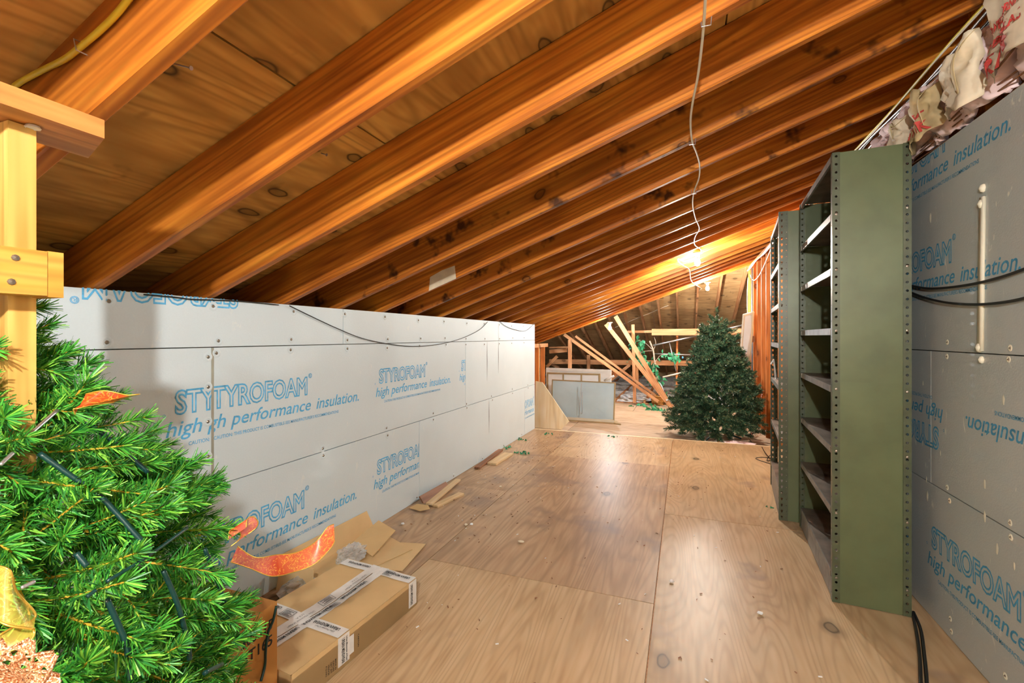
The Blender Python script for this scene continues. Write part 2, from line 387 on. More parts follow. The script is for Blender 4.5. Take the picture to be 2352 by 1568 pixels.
MB().box(-3.1, 1.3, -4.6, 9.05, 0, .01).build('underlayment', 'dark', ceiling).matrix_basis = Matrix.Translation((0, 0, Z0)) @ SL @ Matrix.Translation((0, 0, DEP + .016))
MB().box(1.17, 1.21, -4.5, 9.0, roof(1.17) - .02, roof(1.17) + .26).build('ridge_board', 'rafter', ceiling)
# ---- far roof, falling away from the room
def far_z(y): return 2.62 - TAN * (y - 8.9)
croof = struct(link('ceiling', None)); croof.empty_display_size = .1
for k in range(-3, 16):
    x = 1.07 + .406 * 4 - .406 * k
    a = Vector((x, 8.75, far_z(8.75) + .07)); b = Vector((x, 16.4, far_z(16.4) + .07))
    MB().bar((0, 0, 0), ((b - a).length, 0, 0), .14, .038).build('rafter', 'far_wood', croof).matrix_basis = Matrix.Translation(a) @ Matrix.Rotation(math.pi / 2, 4, 'Z') @ Matrix.Rotation(TH, 4, 'Y')
for i in range(4):
    x0 = -5.6 + i * 2.44
    for j in range(6):
        y0 = 8.7 + j * 1.3; y1 = y0 + 1.295
        MB().hexa([(x0, y0, far_z(y0) + .15), (x0 + 2.435, y0, far_z(y0) + .15), (x0 + 2.435, y1, far_z(y1) + .15), (x0, y1, far_z(y1) + .15),
                   (x0, y0, far_z(y0) + .165), (x0 + 2.435, y0, far_z(y0) + .165), (x0 + 2.435, y1, far_z(y1) + .165), (x0, y1, far_z(y1) + .165)]).build('sheathing_panel', 'far_sheath', croof)
# ---- walls that close the place
struct(MB().box(-3.2, 1.3, -4.6, -4.5, -.1, 3).build('wall_back', 'sheath'))
struct(MB().box(-5.8, -5.6, 6, 16.6, -.3, 2.4).build('wall_far_left', 'far_sheath'))
struct(MB().box(4.0, 4.1, 6, 16.6, -.3, 3).build('wall_far_right', 'far_sheath'))
struct(MB().box(-5.8, 4.1, 16.5, 16.6, -.3, .6).build('wall_far', 'far_sheath'))

# ---- left wall: foam boards with blue print
wl = struct(MB().box(XL - .06, XL - .025, -4.5, 5.98, 0, 1.43).build('wall_left', 'seam'))
UXL, UYZ = Vector((0, 1, 0)), Vector((0, 0, 1))       # reading direction on the left wall: away from the camera... towards +y
def foam_board(y0, y1, z0, z1, parent, face, side, mat):
    t_ = .022; g = .0022
    x0, x1 = (face - t_, face) if side < 0 else (face, face + t_)
    return MB().box(0, x1 - x0, 0, y1 - y0 - 2 * g, 0, z1 - z0 - 2 * g).build('foam_board', mat, parent, loc=(x0, y0 + g, z0 + g))
def print_block(y0, zb, parent, face, side, clip, mat, flip=False):
    """one repeat of the blue print; y0 = start of the text along the wall, zb = bottom of the board"""
    s = 1 if side < 0 else -1
    ux = Vector((0, s, 0)); uy = Vector((0, 0, 1))
    if flip: ux, uy = -ux, -uy
    o = Vector((face, y0, zb))
    P = lambda a, b: o + ux * a + uy * b
    cl = [(Vector((0, c, 0)), Vector((0, n, 0))) for c, n in clip[0]] + [(Vector((0, 0, c)), Vector((0, 0, n))) for c, n in clip[1]]
    B = dict(clip=cl)
    text_on('lettering', 'STYROFOAM', P(.035, .335), ux, uy, .585, .105, mat, parent, outline=.030, bold=.02, **B)
    text_on('lettering', 'R', P(.634, .435), ux, uy, .011, .012, mat, parent, **B)
    text_on('lettering', 'O', P(.627, .428), ux, uy, .026, .027, mat, parent, outline=.03, **B)
    text_on('lettering', 'high performance', P(0, .232), ux, uy, .645, .082, mat, parent, shear=.25, bold=.009, **B)
    text_on('lettering', 'insulation.', P(.685, .25), ux, uy, .355, .064, mat, parent, shear=.25, bold=.009, **B)
    text_on('lettering', "CAUTION: THIS PRODUCT IS COMBUSTIBLE-SEE MANUFACTURER'S RECOMMENDATIONS", P(.09, .203), ux, uy, .77, .017, mat, parent, bold=.012, **B)
    text_on('lettering', 'o', P(-.012, .335), ux, uy, .012, .012, mat, parent, **B)
TOPL = 1.437
rows = [(0, .612, [-4.5, -1.83, .61, 3.056, 5.555, 5.98]), (.612, 1.222, [-4.5, -3.48, -1.04, 1.396, 3.855, 5.98]), (1.222, TOPL, [-4.5, -2.67, -.23, 2.211, 4.67, 5.98])]
for z0, z1, yy in rows:
    for a, b in zip(yy, yy[1:]): foam_board(a, b, z0, z1, wl, XL, -1, 'foam')
cl = lambda a, b, c=0, d=3: ([(a, 1), (b, -1)], [(c, 1), (d, -1)])
print_block(1.204, .612, wl, XL, -1, cl(-1, 1.392), 'blue')
for y0 in (1.312, 2.522, 3.732): print_block(y0, .612, wl, XL, -1, cl(1.4, 3.851), 'blue')
for y0 in (1.29, 2.50): print_block(y0, 0, wl, XL, -1, cl(.7, 3.052), 'blue')
print_block(5.29, 0, wl, XL, -1, cl(5.558, 5.975), 'blue')
print_block(1.555, 1.222 + .612, wl, XL, -1, cl(-.2, 2.208, 1.2, TOPL), 'blue', True)
# the two open joints and the worn cracks
MB().box(XL - .004, XL + .0012, 1.391, 1.402, .614, 1.22).build('joint_strip', 'seam', wl)
for y, z0, z1 in ((4.67, .86, 1.222), (4.36, .80, 1.22), (4.41, .25, .60)):
    MB().prism([(XL + .0008, y - .003, z0), (XL + .0008, y + .005, (z0 + z1) / 2), (XL + .0008, y - .002, z1), (XL + .0008, y - .008, (z0 + z1) / 2 + .05)], (.0004, 0, 0)).build('crack', 'grey_ink', wl)
dimple = MB().lathe([(.022, .0005), (.014, .0022), (.010, .0008), (.0, .0006)], 12).lathe([(.0075, .0012), (.004, .0045), (0, .0048)], 8, mi=1).mesh('screw')
dimple.materials.append(M['foam']); dimple.materials.append(M['bolt'])
dimple.polygons.foreach_set('material_index', [0 if i < 36 else 1 for i in range(len(dimple.polygons))])
dimple_r = dimple.copy(); dimple_r.materials[0] = M['caulk']
for z, y0, dy in ((1.40, 1.0, .41), (1.25, 1.01, .41), (1.195, 1.0, .41), (.635, 1.42, .61), (.588, 1.44, .61), (.03, 2.4, .61)):
    y = y0
    while y < 5.9:
        o = link('screw', dimple, wl, (XL, y + R.uniform(-.02, .02), z + R.uniform(-.006, .006))); o.rotation_euler = (0, math.pi / 2, 0); y += dy
for z in (.75, .9, 1.05, 1.18, .64):
    o = link('screw', dimple, wl, (XL, 1.38 + R.uniform(-.004, .004), z)); o.rotation_euler = (0, math.pi / 2, 0)

# ---- right wall: grey foil-faced boards, then bare studs
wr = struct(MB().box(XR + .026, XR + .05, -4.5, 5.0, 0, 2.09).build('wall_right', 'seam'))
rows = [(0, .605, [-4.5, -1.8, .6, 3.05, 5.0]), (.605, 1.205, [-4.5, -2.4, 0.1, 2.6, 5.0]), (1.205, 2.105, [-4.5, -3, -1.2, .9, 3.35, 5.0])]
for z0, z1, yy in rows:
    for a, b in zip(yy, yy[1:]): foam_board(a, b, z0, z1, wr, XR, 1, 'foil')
def ypx(px, x=XR): d = ray(px, HZ); return d.y * x / d.x
yA = ypx(2345) + 1.04
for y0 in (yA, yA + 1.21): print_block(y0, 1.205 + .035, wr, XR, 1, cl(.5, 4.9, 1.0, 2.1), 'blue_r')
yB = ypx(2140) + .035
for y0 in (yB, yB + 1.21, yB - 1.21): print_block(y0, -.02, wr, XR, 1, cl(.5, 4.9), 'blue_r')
yC = ypx(2166)
for y0 in (yC, yC - 1.21): print_block(y0, 1.205, wr, XR, 1, cl(.5, 4.9), 'blue_r', True)
yD = ypx(2322) + 1.04
for y0 in (yD, yD + 1.21): print_block(y0, 1.81 - .085, wr, XR, 1, cl(.5, 4.9, 1.0, 2.1), 'blue_r')
for z in (.585, .635, 1.18, 1.235, .04, .09):
    y = ypx(2260) - .9
    while y < 2.9:
        o = link('screw', dimple_r, wr, (XR, y + R.uniform(-.02, .02), z + R.uniform(-.01, .01))); o.rotation_euler = (0, -math.pi / 2, 0); o.scale = (.55, .55, .8); y += .38
# cream caulk strip with its blobs
a = at_x(2257, 452, XR - .004); b = at_x(2252, 806, XR - .004)
mb = MB().bar(a, b, .008, .026, up=Vector((1, 0, 0)))
for p, q in (((2258, 432), .016), ((2256, 468), .018), ((2251, 798), .018), ((2255, 826), .014)):
    c_ = at_x(*p, XR - .002); mb.lathe([(0, q), (q * .5, q * .8), (q * .8, 0), (q * .5, -q * .8), (0, -q)], 10, c_)
mb.build('caulk_strip', 'caulk', wr, True)
for px, py, q in ((2137, 500, .02), (2120, 880, .014), (2128, 1100, .016), (2262, 1110, .02), (2290, 1260, .02), (2160, 1040, .012), (2305, 920, .018), (2130, 1140, .024), (2262, 1185, .02), (2330, 1300, .016)):
    c_ = at_x(px, py, XR - .001); mb = MB(); n_ = 9
    mb.add([(c_.x - .0015, c_.y, c_.z)] + [(c_.x, c_.y + .35 * q * math.cos(2 * math.pi * i / n_) * R.uniform(.7, 1.3), c_.z + q * math.sin(2 * math.pi * i / n_) * R.uniform(.7, 1.3)) for i in range(n_)], [(0, 1 + i, 1 + (i + 1) % n_) for i in range(n_)])
    mb.build('caulk_blob', 'caulk', wr, True)
# bare stud wall beyond the foam
ws = struct(MB().box(XR + .11, XR + .125, 4.9, 9.0, FZ, 2.5).build('wall_right_bare', 'far_sheath'))
for y in (5.05, 5.45, 5.86, 6.27, 6.67, 7.08, 7.49, 7.9, 8.3, 8.7, 8.94):
    MB().box(XR + .005, XR + .094, y, y + .038, FZ, roof(XR) - .04).build('stud', 'stud', ws)
MB().box(XR + .005, XR + .094, 4.9, 9.0, roof(XR) - .04, roof(XR) - .003).build('top_plate', 'stud', ws)
# studs behind the insulation above the grey boards
wu = struct(MB().box(XR + .116, XR + .124, -4.5, 5.0, 2.112, roof(XR)).build('wall_right_upper', 'rafter'))
for y in [.3 + .406 * k for k in range(12)]:
    MB().box(XR + .06, XR + .115, y, y + .038, 2.112, roof(XR) - .035).build('stud', 'rafter', wu)
MB().box(XR + .056, XR + .115, -4.4, 5.0, roof(XR) - .035, roof(XR) - .003).build('top_plate', 'red_board', wu)
# eave wall far behind the left boards
we = struct(MB().box(-2.86, -2.85, -4.5, 9.5, FZ, 1.12).build('wall_eave', 'far_sheath'))
for k in range(14):
    y = 3.9 + k * .406
    MB().box(-2.84, -2.75, y, y + .038, FZ, 1.05).build('stud', 'stud', we)
MB().box(-2.84, -2.75, 3.9, 9.45, 1.05, 1.125).build('top_plate', 'far_wood', we)

# ---- lamps: bare bulbs on the rafters, plus one added fill bulb
def bulb(name, pos, label, col, strength, up=None):
    pos = Vector(pos); t_ = thing(name, label, 'light bulb', pos, group=None)
    prof = [(0, -.034), (.019, -.028), (.030, -.006), (.027, .016), (.014, .044)]
    MB().lathe(prof, 10).build('glass_bulb', lamp(name + '_glow', col, strength), t_, True)
    MB().lathe([(.013, .043), (.014, .066), (.0, .067)], 12).build('screw_cap', 'pipe', t_, True)
    MB().lathe([(.021, .060), (.024, .075), (.024, .10), (.05, .102), (.05, .115), (0, .116)], 14).build('socket', 'cord_w', t_, True)
    return t_
bulb('light_bulb', (.05, -.55, 1.93), 'bare bulb under the rafters over the near end of the room', (1, .97, .92), BULB['near'])
bulb('light_bulb', (.10, -3.0, 1.95), 'added unseen fill bulb by the back gable wall', (1, .97, .92), BULB['back'])  # added out of view to raise the indirect light
bulb('light_bulb', (.134, 5.37, 2.075), 'glowing bare bulb where the white cord ends, above the room floor', (1, .95, .86), BULB['first'])
bulb('light_bulb', (.375, 8.58, 2.10), 'glowing warm bulb right above the dark green tree tip', (1, .94, .84), BULB['second'])
bulb('light_bulb', (-1.32, 8.72, 1.43), 'bluish white bulb at the head of the crossing braces', (.86, .93, 1), BULB['third'])
#PART2
# ================================================================ OBJECTS
# ---- steel shelving units
HOLE = [(-.5, -.5), (0, -.7), (.5, -.5), (.7, 0), (.5, .5), (0, .7), (-.5, .5), (-.7, 0)]
KEY = [(-.45, -1.1), (0, -1.25), (.45, -1.1), (.55, -.1), (1, .75), (0, 1.35), (-1, .75), (-.55, -.1)]
def holed_strip(mb, o, ux, uz, wd, L, step, hole, hr, mi=0):
    """flat strip along uz with a row of real holes"""
    o, ux, uz = Vector(o), Vector(ux), Vector(uz); n = int(L / step); st = L / n
    rect = [(-1, -1), (0, -1), (1, -1), (1, 0), (1, 1), (0, 1), (-1, 1), (-1, 0)]
    for k in range(n):
        c_ = o + ux * (wd / 2) + uz * ((k + .5) * st)
        vs = [c_ + ux * (x * wd / 2) + uz * (y * st / 2) for x, y in rect] + [c_ + ux * (x * hr) + uz * (y * hr) for x, y in hole]
        mb.add(vs, [(i, (i + 1) % 8, 8 + (i + 1) % 8, 8 + i) for i in range(8)], mi)
def shelf_tray(parent, W, D, z, lip=.032, inset=.02):
    g = MB(); x1 = D
    g.box(.004, D - .004, inset, W - inset, z - .002, z)
    o = g.build('shelf', 'shelf_top', parent)
    l = MB(); l.box(.002, .006, inset, W - inset, z - lip, z + .001); l.box(.006, .012, inset, W - inset, z - lip, z - lip + .003)
    l.build('front_lip', 'shelf', o)
    MB().box(D - .006, D - .003, inset, W - inset, z - lip, z).build('back_lip', 'shelf', o)
    for q in (inset + .03, W - inset - .045):
        MB().box(.0005, .0022, q, q + .012, z - lip, z - .004).build('clip', 'bolt', o)
    return o
def shelving(name, label, loc, rz, W, D, H, zs, panels, keyed, back):
    t_ = thing(name, label, 'shelving', loc, rz, None)          # local: x depth (front at 0), y length, z up
    for y, sgn in ((0, -1), (W, 1)):
        for x, s in ((0, 1), (D, -1)):
            mb = MB()
            # flange on the end face
            hole, hr, fw = (KEY, .0075, .034) if keyed else (HOLE, .0085, .030)
            o_ = (x if s > 0 else x - fw, y, 0)
            holed_strip(mb, o_, (1, 0, 0), (0, 0, 1), fw, H, .0415 if keyed else .0383, hole, hr)
            if keyed:
                x2 = x + fw * s
                holed_strip(mb, (x2 if s > 0 else x2 - .02, y, 0), (1, 0, 0), (0, 0, 1), .02, H, .0415, HOLE, .0035)
            # flange on the front or back face
            holed_strip(mb, (x, y if sgn < 0 else y - .03, 0), (0, 1, 0), (0, 0, 1), .03, H, .0415 if keyed else .0766, hole if keyed else HOLE, hr * .6 if not keyed else hr)
            p = mb.build('post', 'steel_post', t_, fix=False)
            so = p.modifiers.new('t', 'SOLIDIFY'); so.thickness = .002; so.offset = 0
        if panels[0 if sgn < 0 else 1]:
            yy = y + (.003 if sgn < 0 else -.004)
            p0 = .029 if not keyed else .052
            MB().box(p0, D - p0 + .0, yy, yy + .0015, .0, H * .49).build('side_panel', 'steel', t_)
            MB().box(p0, D - p0 + .0, yy - (.0008 if sgn < 0 else 0), yy + .0007, H * .49, H - .002).build('side_panel', 'steel', t_)
    for z in zs: shelf_tray(t_, W, D, z)
    if back:
        MB().box(D - .010, D - .008, .03, W - .03, .02, H).build('back_panel', 'steel_back_shade', t_)
    MB().box(.004, .006, .02, W - .02, .004, zs[-1] - .03).build('kick_plate', 'shelf', t_)
    bolt = MB().lathe([(.0062, 0), (.0055, .003), (0, .0042)], 8).mesh('bolt'); bolt.materials.append(M['bolt'])
    for z in zs[1:]:
        for x in (.015, D - .015):
            o = link('bolt', bolt, t_, (x, -.001, z - .012)); o.rotation_euler = (math.pi / 2, 0, 0)
    return t_
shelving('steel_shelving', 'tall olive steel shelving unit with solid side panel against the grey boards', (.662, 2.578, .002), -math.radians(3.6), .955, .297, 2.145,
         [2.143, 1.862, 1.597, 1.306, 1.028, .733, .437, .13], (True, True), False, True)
shelving('steel_shelving', 'olive steel shelving unit with keyhole slotted posts at the far end of the taller one', (.612, 3.60, .002), -math.radians(5.5), .86, .30, 2.13,
         [2.12, 1.785, 1.50, 1.217, .92, .56, .20], (True, False), True, False)
# small white frame and wire standing on the slotted unit
c0 = at_x(1788, 884, .70)
t_ = thing('picture_stand', 'small white folding frame standing on the slotted shelving', 'frame', (.70, 4.22, .925))
MB().bar((0, 0, 0), (-.03, -.06, .16), .012, .006).build('frame_leg', 'white', t_)
MB().bar((0, .06, 0), (-.03, -.06, .16), .012, .006).build('frame_leg', 'white', t_)
MB().bar((0, -.02, .002), (0, .07, .002), .012, .006).build('foot_bar', 'white', t_)
MB().tube(smooth_path([(-.03, -.06, .16), (-.06, -.12, .13), (-.06, -.16, .13), (-.05, -.17, .16)]), .0025).build('wire_hook', 'white', t_, True)

# ---- rough framing at the left edge
t_ = thing('wooden_post', 'bright pine post standing at the edge of the near tree', 'post', (-1.175, .46, 0))
g = MB().box(-.045, .045, -.019, .019, 0, 1.655); o = g.build('post', 'pine', t_)
t_ = thing('rafter_brace_board', 'reddish flat board nailed under the rafters on the pine post', 'board', (-1.14, .3, 1.657))
MB().hexa([(-.075, -.9, 0), (.075, -.9, 0), (.075, .252, 0), (-.075, .30, 0), (-.075, -.9, .036), (.075, -.9, .036), (.075, .252, .036), (-.075, .30, .036)]).build('board', 'red_board', t_)
MB().lathe([(.012, -.006), (.009, -.001), (0, 0)], 7, (.02, .17, 0)).build('white_foam_drip', 'white', t_, True)
t_ = thing('cross_block', 'yellow pine rail with end grain block fixed across the pine post', 'board', (-1.1, .3, 1.342))
MB().box(-.028, .022, -.9, .172, 0, .080).build('rail', 'pine_y', t_)
o = MB().box(-.2, .022, .173, .195, -.002, .081).build('end_block', 'pine_y', t_)
for yy, zz in ((.13, .062), (.125, .02), (.02, .05)):
    MB().lathe([(.006, .0), (.005, .002), (0, .003)], 8).build('screw', 'bolt', o if yy > 1 else t_, loc=(.022, yy, zz)).rotation_euler = (0, math.pi / 2, 0)

# ---- cables
def cable(name, pts, r, mat, label, cat='cable', group=None, n=6, sm=6):
    pts = [Vector(p) for p in pts]; base = pts[0].copy()
    o = MB().tube([p - base for p in smooth_path(pts, sm)], r, n).build(name, mat, None, True, base); return tag(o, label, cat, group)
P = [(1622, -40), (1620, 0), (1616, 60), (1610, 120), (1602, 180), (1591, 235), (1586, 280), (1590, 325), (1600, 352), (1607, 380), (1605, 410), (1594, 440), (1591, 470), (1597, 500), (1606, 525), (1596, 545), (1596, 562), (1610, 573), (1608, 582), (1600, 588)]
o = cable('electric_cord', [at_roof(a, b, -.012) for a, b in P], .0042, 'cord_w', 'ivory electric cord stapled along the rafter undersides to the first bulb', 'cord')
for a, b in ((1622, 48), (1594, 440), (1590, 325)):
    c_ = at_roof(a, b, -.004)
    MB().tube([(-.014, 0, .012), (-.012, 0, -.014), (.012, 0, -.014), (.014, 0, .012)], .0016).build('staple', 'pipe', o, loc=c_ - o.location)
P = [(1596, 592), (1572, 600), (1556, 594), (1560, 602), (1570, 610), (1582, 617), (1585, 628), (1586, 640), (1592, 650), (1603, 657), (1612, 662)]
cable('lamp_cord', [at_roof(a, b, -.02) for a, b in P], .005, 'cord_w', 'short pale cord linking the two bulbs near the tree tip', 'cord')
P = [(1612, 662), (1590, 680), (1560, 695), (1530, 703), (1495, 718), (1460, 732), (1430, 745), (1412, 752)]
cable('lamp_cord', [at_roof(a, b, -.02) for a, b in P], .006, 'cord_w', 'grey cord along the last rafter down to the bluish bulb', 'cord')
P = [(-10, 240), (20, 212), (45, 190), (100, 160), (150, 135), (185, 108), (230, 70), (270, 30), (305, -15)]
o = cable('yellow_cable', [at_y(a, b, .550) for a, b in P], .0062, 'cord_y', 'yellow cable stapled along the side of the nearest rafter')
c_ = at_y(185, 108, .55); MB().tube([(-.004, .012, .012), (-.004, -.009, .012), (.004, -.009, -.012), (.004, .012, -.012)], .0014).build('staple', 'pipe', o, loc=c_ - o.location)
P = [(2090, 655), (2130, 662), (2180, 660), (2240, 651), (2300, 636), (2352, 618), (2420, 590)]
cable('black_cable', [at_x(a, b, XR - .012) for a, b in P], .0052, 'black', 'upper black cable swagged across the grey boards', group=None)
P = [(2085, 668), (2120, 682), (2170, 694), (2230, 699), (2290, 696), (2352, 685), (2430, 660)]
cable('black_cable', [at_x(a, b, XR - .012) for a, b in P], .0052, 'black', 'lower black cable sagging across the grey boards')
for dx, lab in ((0, 'black cable on the floor running out from behind the shelving'), (11, 'second black cable beside the first, running out from behind the shelving')):
    P = [(2095 + dx * .3, 1405), (2104 + dx, 1445), (2112 + dx, 1500), (2115 + dx * 1.3, 1568), (2116 + dx * 1.4, 1660)]
    cable('black_cable', [at_z(a, b, .007) for a, b in P], .006, 'black', lab)
P = [(1778, 1068), (1750, 1058), (1734, 1052), (1745, 1048), (1777, 1052)]
cable('tangled_wire', [at_z(1750, 1026, .01), at_z(1758, 1040, .02), at_z(1768, 1052, .01), at_z(1778, 1066, .008), at_z(1760, 1062, .03), at_z(1736, 1053, .03), at_z(1750, 1050, .04), at_z(1778, 1053, .02), at_z(1762, 1058, .02), at_z(1768, 1046, .03), at_z(1780, 1040, .02)], .004, 'black', 'thin black wire tangled on the floor by the slotted shelving', 'wire')
# thin dark wires on the left wall
def lw(P, lab):
    cable('thin_wire', [at_x(a, b, XL + .008) for a, b in P], .0028, 'black', lab, 'wire', n=5)
lw([(665, 702), (710, 724), (770, 752), (830, 776), (890, 789), (950, 795), (1010, 790), (1060, 777), (1100, 758), (1120, 739)], 'thin dark wire sagging in a long loop over the white boards')
lw([(330, 676), (400, 682), (440, 687), (500, 689), (560, 692), (640, 700)], 'thin dark wire along the top edge of the white boards')
lw([(1148, 738), (1160, 748), (1180, 756), (1205, 760), (1220, 750), (1228, 742)], 'short thin wire loop at the end of the white boards')
# bundle of cables along the top of the right wall
for i, (mat, r, dz, dx) in enumerate((('cord_y', .007, 0, 0), ('pipe', .006, -.018, .012), ('black', .005, -.032, .016), ('pipe', .005, -.045, .02), ('cord_w', .004, -.012, -.012))):
    pts = [(XR - .012 + dx + .006 * math.sin(y * 5 + i), y, roof(XR) - .03 + dz + .010 * math.sin(y * 3.1 + i * 2)) for y in [.6 + k * .22 for k in range(20)]]
    cable('bundled_cable', pts, r, mat, ['yellow cable along the rafter ends above the pink batts', 'thicker grey cable along the rafter ends above the pink batts', 'black cable along the rafter ends above the pink batts', 'thinner grey cable along the rafter ends above the pink batts', 'ivory cord along the rafter ends above the pink batts'][i])
for i in range(4):
    pts = [(XR + .004 - .012 * (i % 2), y, 2.112 + .012 * i * (i % 2) + (.012 * math.sin(y * (2 + i) + i))) for y in [.9 + k * .25 for k in range(9)]]
    cable('brown_wire', pts, .0034, 'trim_dark', 'thin brown wire lying along the top of the grey boards', 'wire', 'brown wires on top of the grey boards')
cable('brown_wire', [(XR - .01, 2.66, 2.15), (XR - .02, 2.3, 2.17), (XR - .025, 2.0, 2.22), (XR - .02, 1.75, 2.29), (XR - .01, 1.5, 2.34)], .004, 'trim_dark', 'brown wire slanting up across the kraft paper batts', 'wire')

# ---- pink batts with torn kraft facing above the grey boards
def face_x(u, v, seed):
    q = Vector((u * 3 + seed * 5, v * 2.2, seed * 2))
    return -.075 - .05 * max(0, math.sin(math.pi * u)) ** .5 - .030 * noise.noise(q * 1.5) - .022 * abs(noise.noise(q * 3.5))
def batt(y0, wd, z0, z1, kind, lab, seed):
    t_ = thing('insulation_batt', lab, 'insulation', (XR + .02, y0, z0 + .02), 0, None)
    rr = random.Random(seed); H = z1 - z0; nu, nv = 18, 22; vs = []
    for j in range(nv + 1):
        for i in range(nu + 1):
            u = i / nu; v = j / nv; e = (math.sin(math.pi * u) ** .45) * (math.sin(math.pi * min(1, v * .9 + .06)) ** .4)
            q = Vector((u * 3 + seed * 9, v * 4, seed))
            d = .075 * e + .05 * e * noise.noise(q * 1.4) + .035 * e * noise.noise(q * 3.1) + .012 * noise.noise(q * 7)
            vs.append((-d, wd * u + .02 * noise.noise(q * 2), H * v + .02 * noise.noise(q * 2.3 + Vector((5, 0, 0)))))
    f = [(j * (nu + 1) + i, j * (nu + 1) + i + 1, (j + 1) * (nu + 1) + i + 1, (j + 1) * (nu + 1) + i) for j in range(nv) for i in range(nu)]
    o = MB().add(vs, f).build('pink_fluff', 'pink', t_, True); o.modifiers.new('t', 'SOLIDIFY').thickness = .02
    if kind:
        mat, u0, u1, v0, v1 = kind; nu, nv = 14, 16; vs = []
        for j in range(nv + 1):
            for i in range(nu + 1):
                u = i / nu; v = j / nv; q = Vector((u * 3 + seed * 5, v * 2.2, seed * 2))
                x = face_x(u, v, seed)
                vs.append((x, wd * (u0 + (u1 - u0) * u) + .03 * noise.noise(q + Vector((3, 1, 0))), H * (v0 + (v1 - v0) * v) + .05 * noise.noise(q * .9 + Vector((0, 7, 0))) * (1 if j in (0, nv) else .6)))
        f = [(j * (nu + 1) + i, j * (nu + 1) + i + 1, (j + 1) * (nu + 1) + i + 1, (j + 1) * (nu + 1) + i) for j in range(nv) for i in range(nu)]
        p = MB().add(vs, f).build('paper_facing', mat, t_, True); p.modifiers.new('t', 'SOLIDIFY').thickness = .0015
        # torn strip of the facing folded over
        pts = smooth_path([(-.10, wd * u0, H * v1), (-.14, wd * (u0 + .05), H * (v1 * .8)), (-.15, wd * (u0 + .1), H * .45), (-.12, wd * (u0 + .2), H * .12)], 5)
        m2 = MB(); vv = []
        for k, q in enumerate(pts): vv += [q, q + Vector((.01, wd * .14, .01))]
        m2.add(vv, [(2 * k, 2 * k + 1, 2 * k + 3, 2 * k + 2) for k in range(len(pts) - 1)])
        s_ = m2.build('torn_flap', 'kraft', t_, True); s_.modifiers.new('t', 'SOLIDIFY').thickness = .002
        return t_, p
    return t_, None
ux, uy = Vector((0, -1, 0)), Vector((0, 0, 1))
spec = [(1.60, .44, 2.10, 2.44, ('kraft_l', .02, .98, 0, .97), 'kraft faced batt lettered R19 in red above the grey boards', 2),
        (2.06, .29, 2.10, 2.38, ('kraft_l', .1, .85, 0, .86), 'plain creased kraft faced batt beside the R19 batt', 3),
        (2.35, .24, 2.10, 2.38, ('kraft', .06, .94, 0, .72), 'torn kraft faced batt lettered PINK in red', 4),
        (2.60, .30, 2.11, 2.41, ('kraft_l', .1, .62, 0, .55), 'pink batt with crumpled pale paper near the tall shelving', 5),
        (2.90, .40, 2.10, 2.40, None, 'bare fluffy pink batt rising behind the tall shelving', 6),
        (3.32, .5, 2.10, 2.36, None, 'low pink batt tuft behind the far side of the tall shelving', 7)]
bat = [batt(*a) for a in spec]
def btxt(k, body, y, z, w_, h_):
    sp = spec[k]; wd, H, (mt, u0, u1, v0, v1), seed = sp[1], sp[3] - sp[2], sp[4], sp[6]
    o = text_on('lettering', body, (0, y, z), ux, uy, w_, h_, 'red_ink', bat[k][0], bold=.03)
    for vx in o.data.vertices:
        u = (vx.co.y / wd - u0) / (u1 - u0); v = (vx.co.z / H - v0) / (v1 - v0); vx.co.x = face_x(max(0, min(1, u)), v, seed) - .004
btxt(0, 'R19', .40, .010, .15, .08); btxt(0, 'FIBERGLAS', .40, .10, .20, .034); btxt(0, 'OWENS CORNING', .40, .15, .22, .030)
btxt(2, 'PINK', .17, .02, .13, .045); btxt(2, 'THE', .15, .075, .08, .035); btxt(3, 'FIBERGLAS', .17, .02, .12, .028)

# ---- fixings in the roof
for (a, b), lab in (((380, 141), 'grey nail poking out of the roof sheathing near the yellow cable'), ((738, 352), 'short bent nail in the roof sheathing between the second and third rafter')):
    c_ = at_roof(a, b, .19); L = .075 if a < 500 else .02
    t_ = thing('nail', lab, 'nail', c_); d = (at_roof(445, 158, .135) - at_roof(380, 141, .19)).normalized()
    MB().tube([Vector((0, 0, 0)), d * L], .0018).build('shank', 'pipe', t_, True)
    MB().tube([d * L, d * (L + .002)], .005, 10).build('head', 'pipe', t_)
a = at_y(1030, 640, .965 + .406 * 4 - .004)
tag(MB().add([(0, 0, 0), (.20, 0, .0716), (.19, 0, .155), (.1, -.002, .13), (.01, 0, .09)], [(0, 1, 2, 3, 4)]).build('peeled_paper', 'kraft_l', None, loc=at_y(985, 668, .965 + .406 * 4 - .003)), 'torn pale paper scrap stuck on the fifth rafter side', 'paper').modifiers.new('t', 'SOLIDIFY').thickness = .001

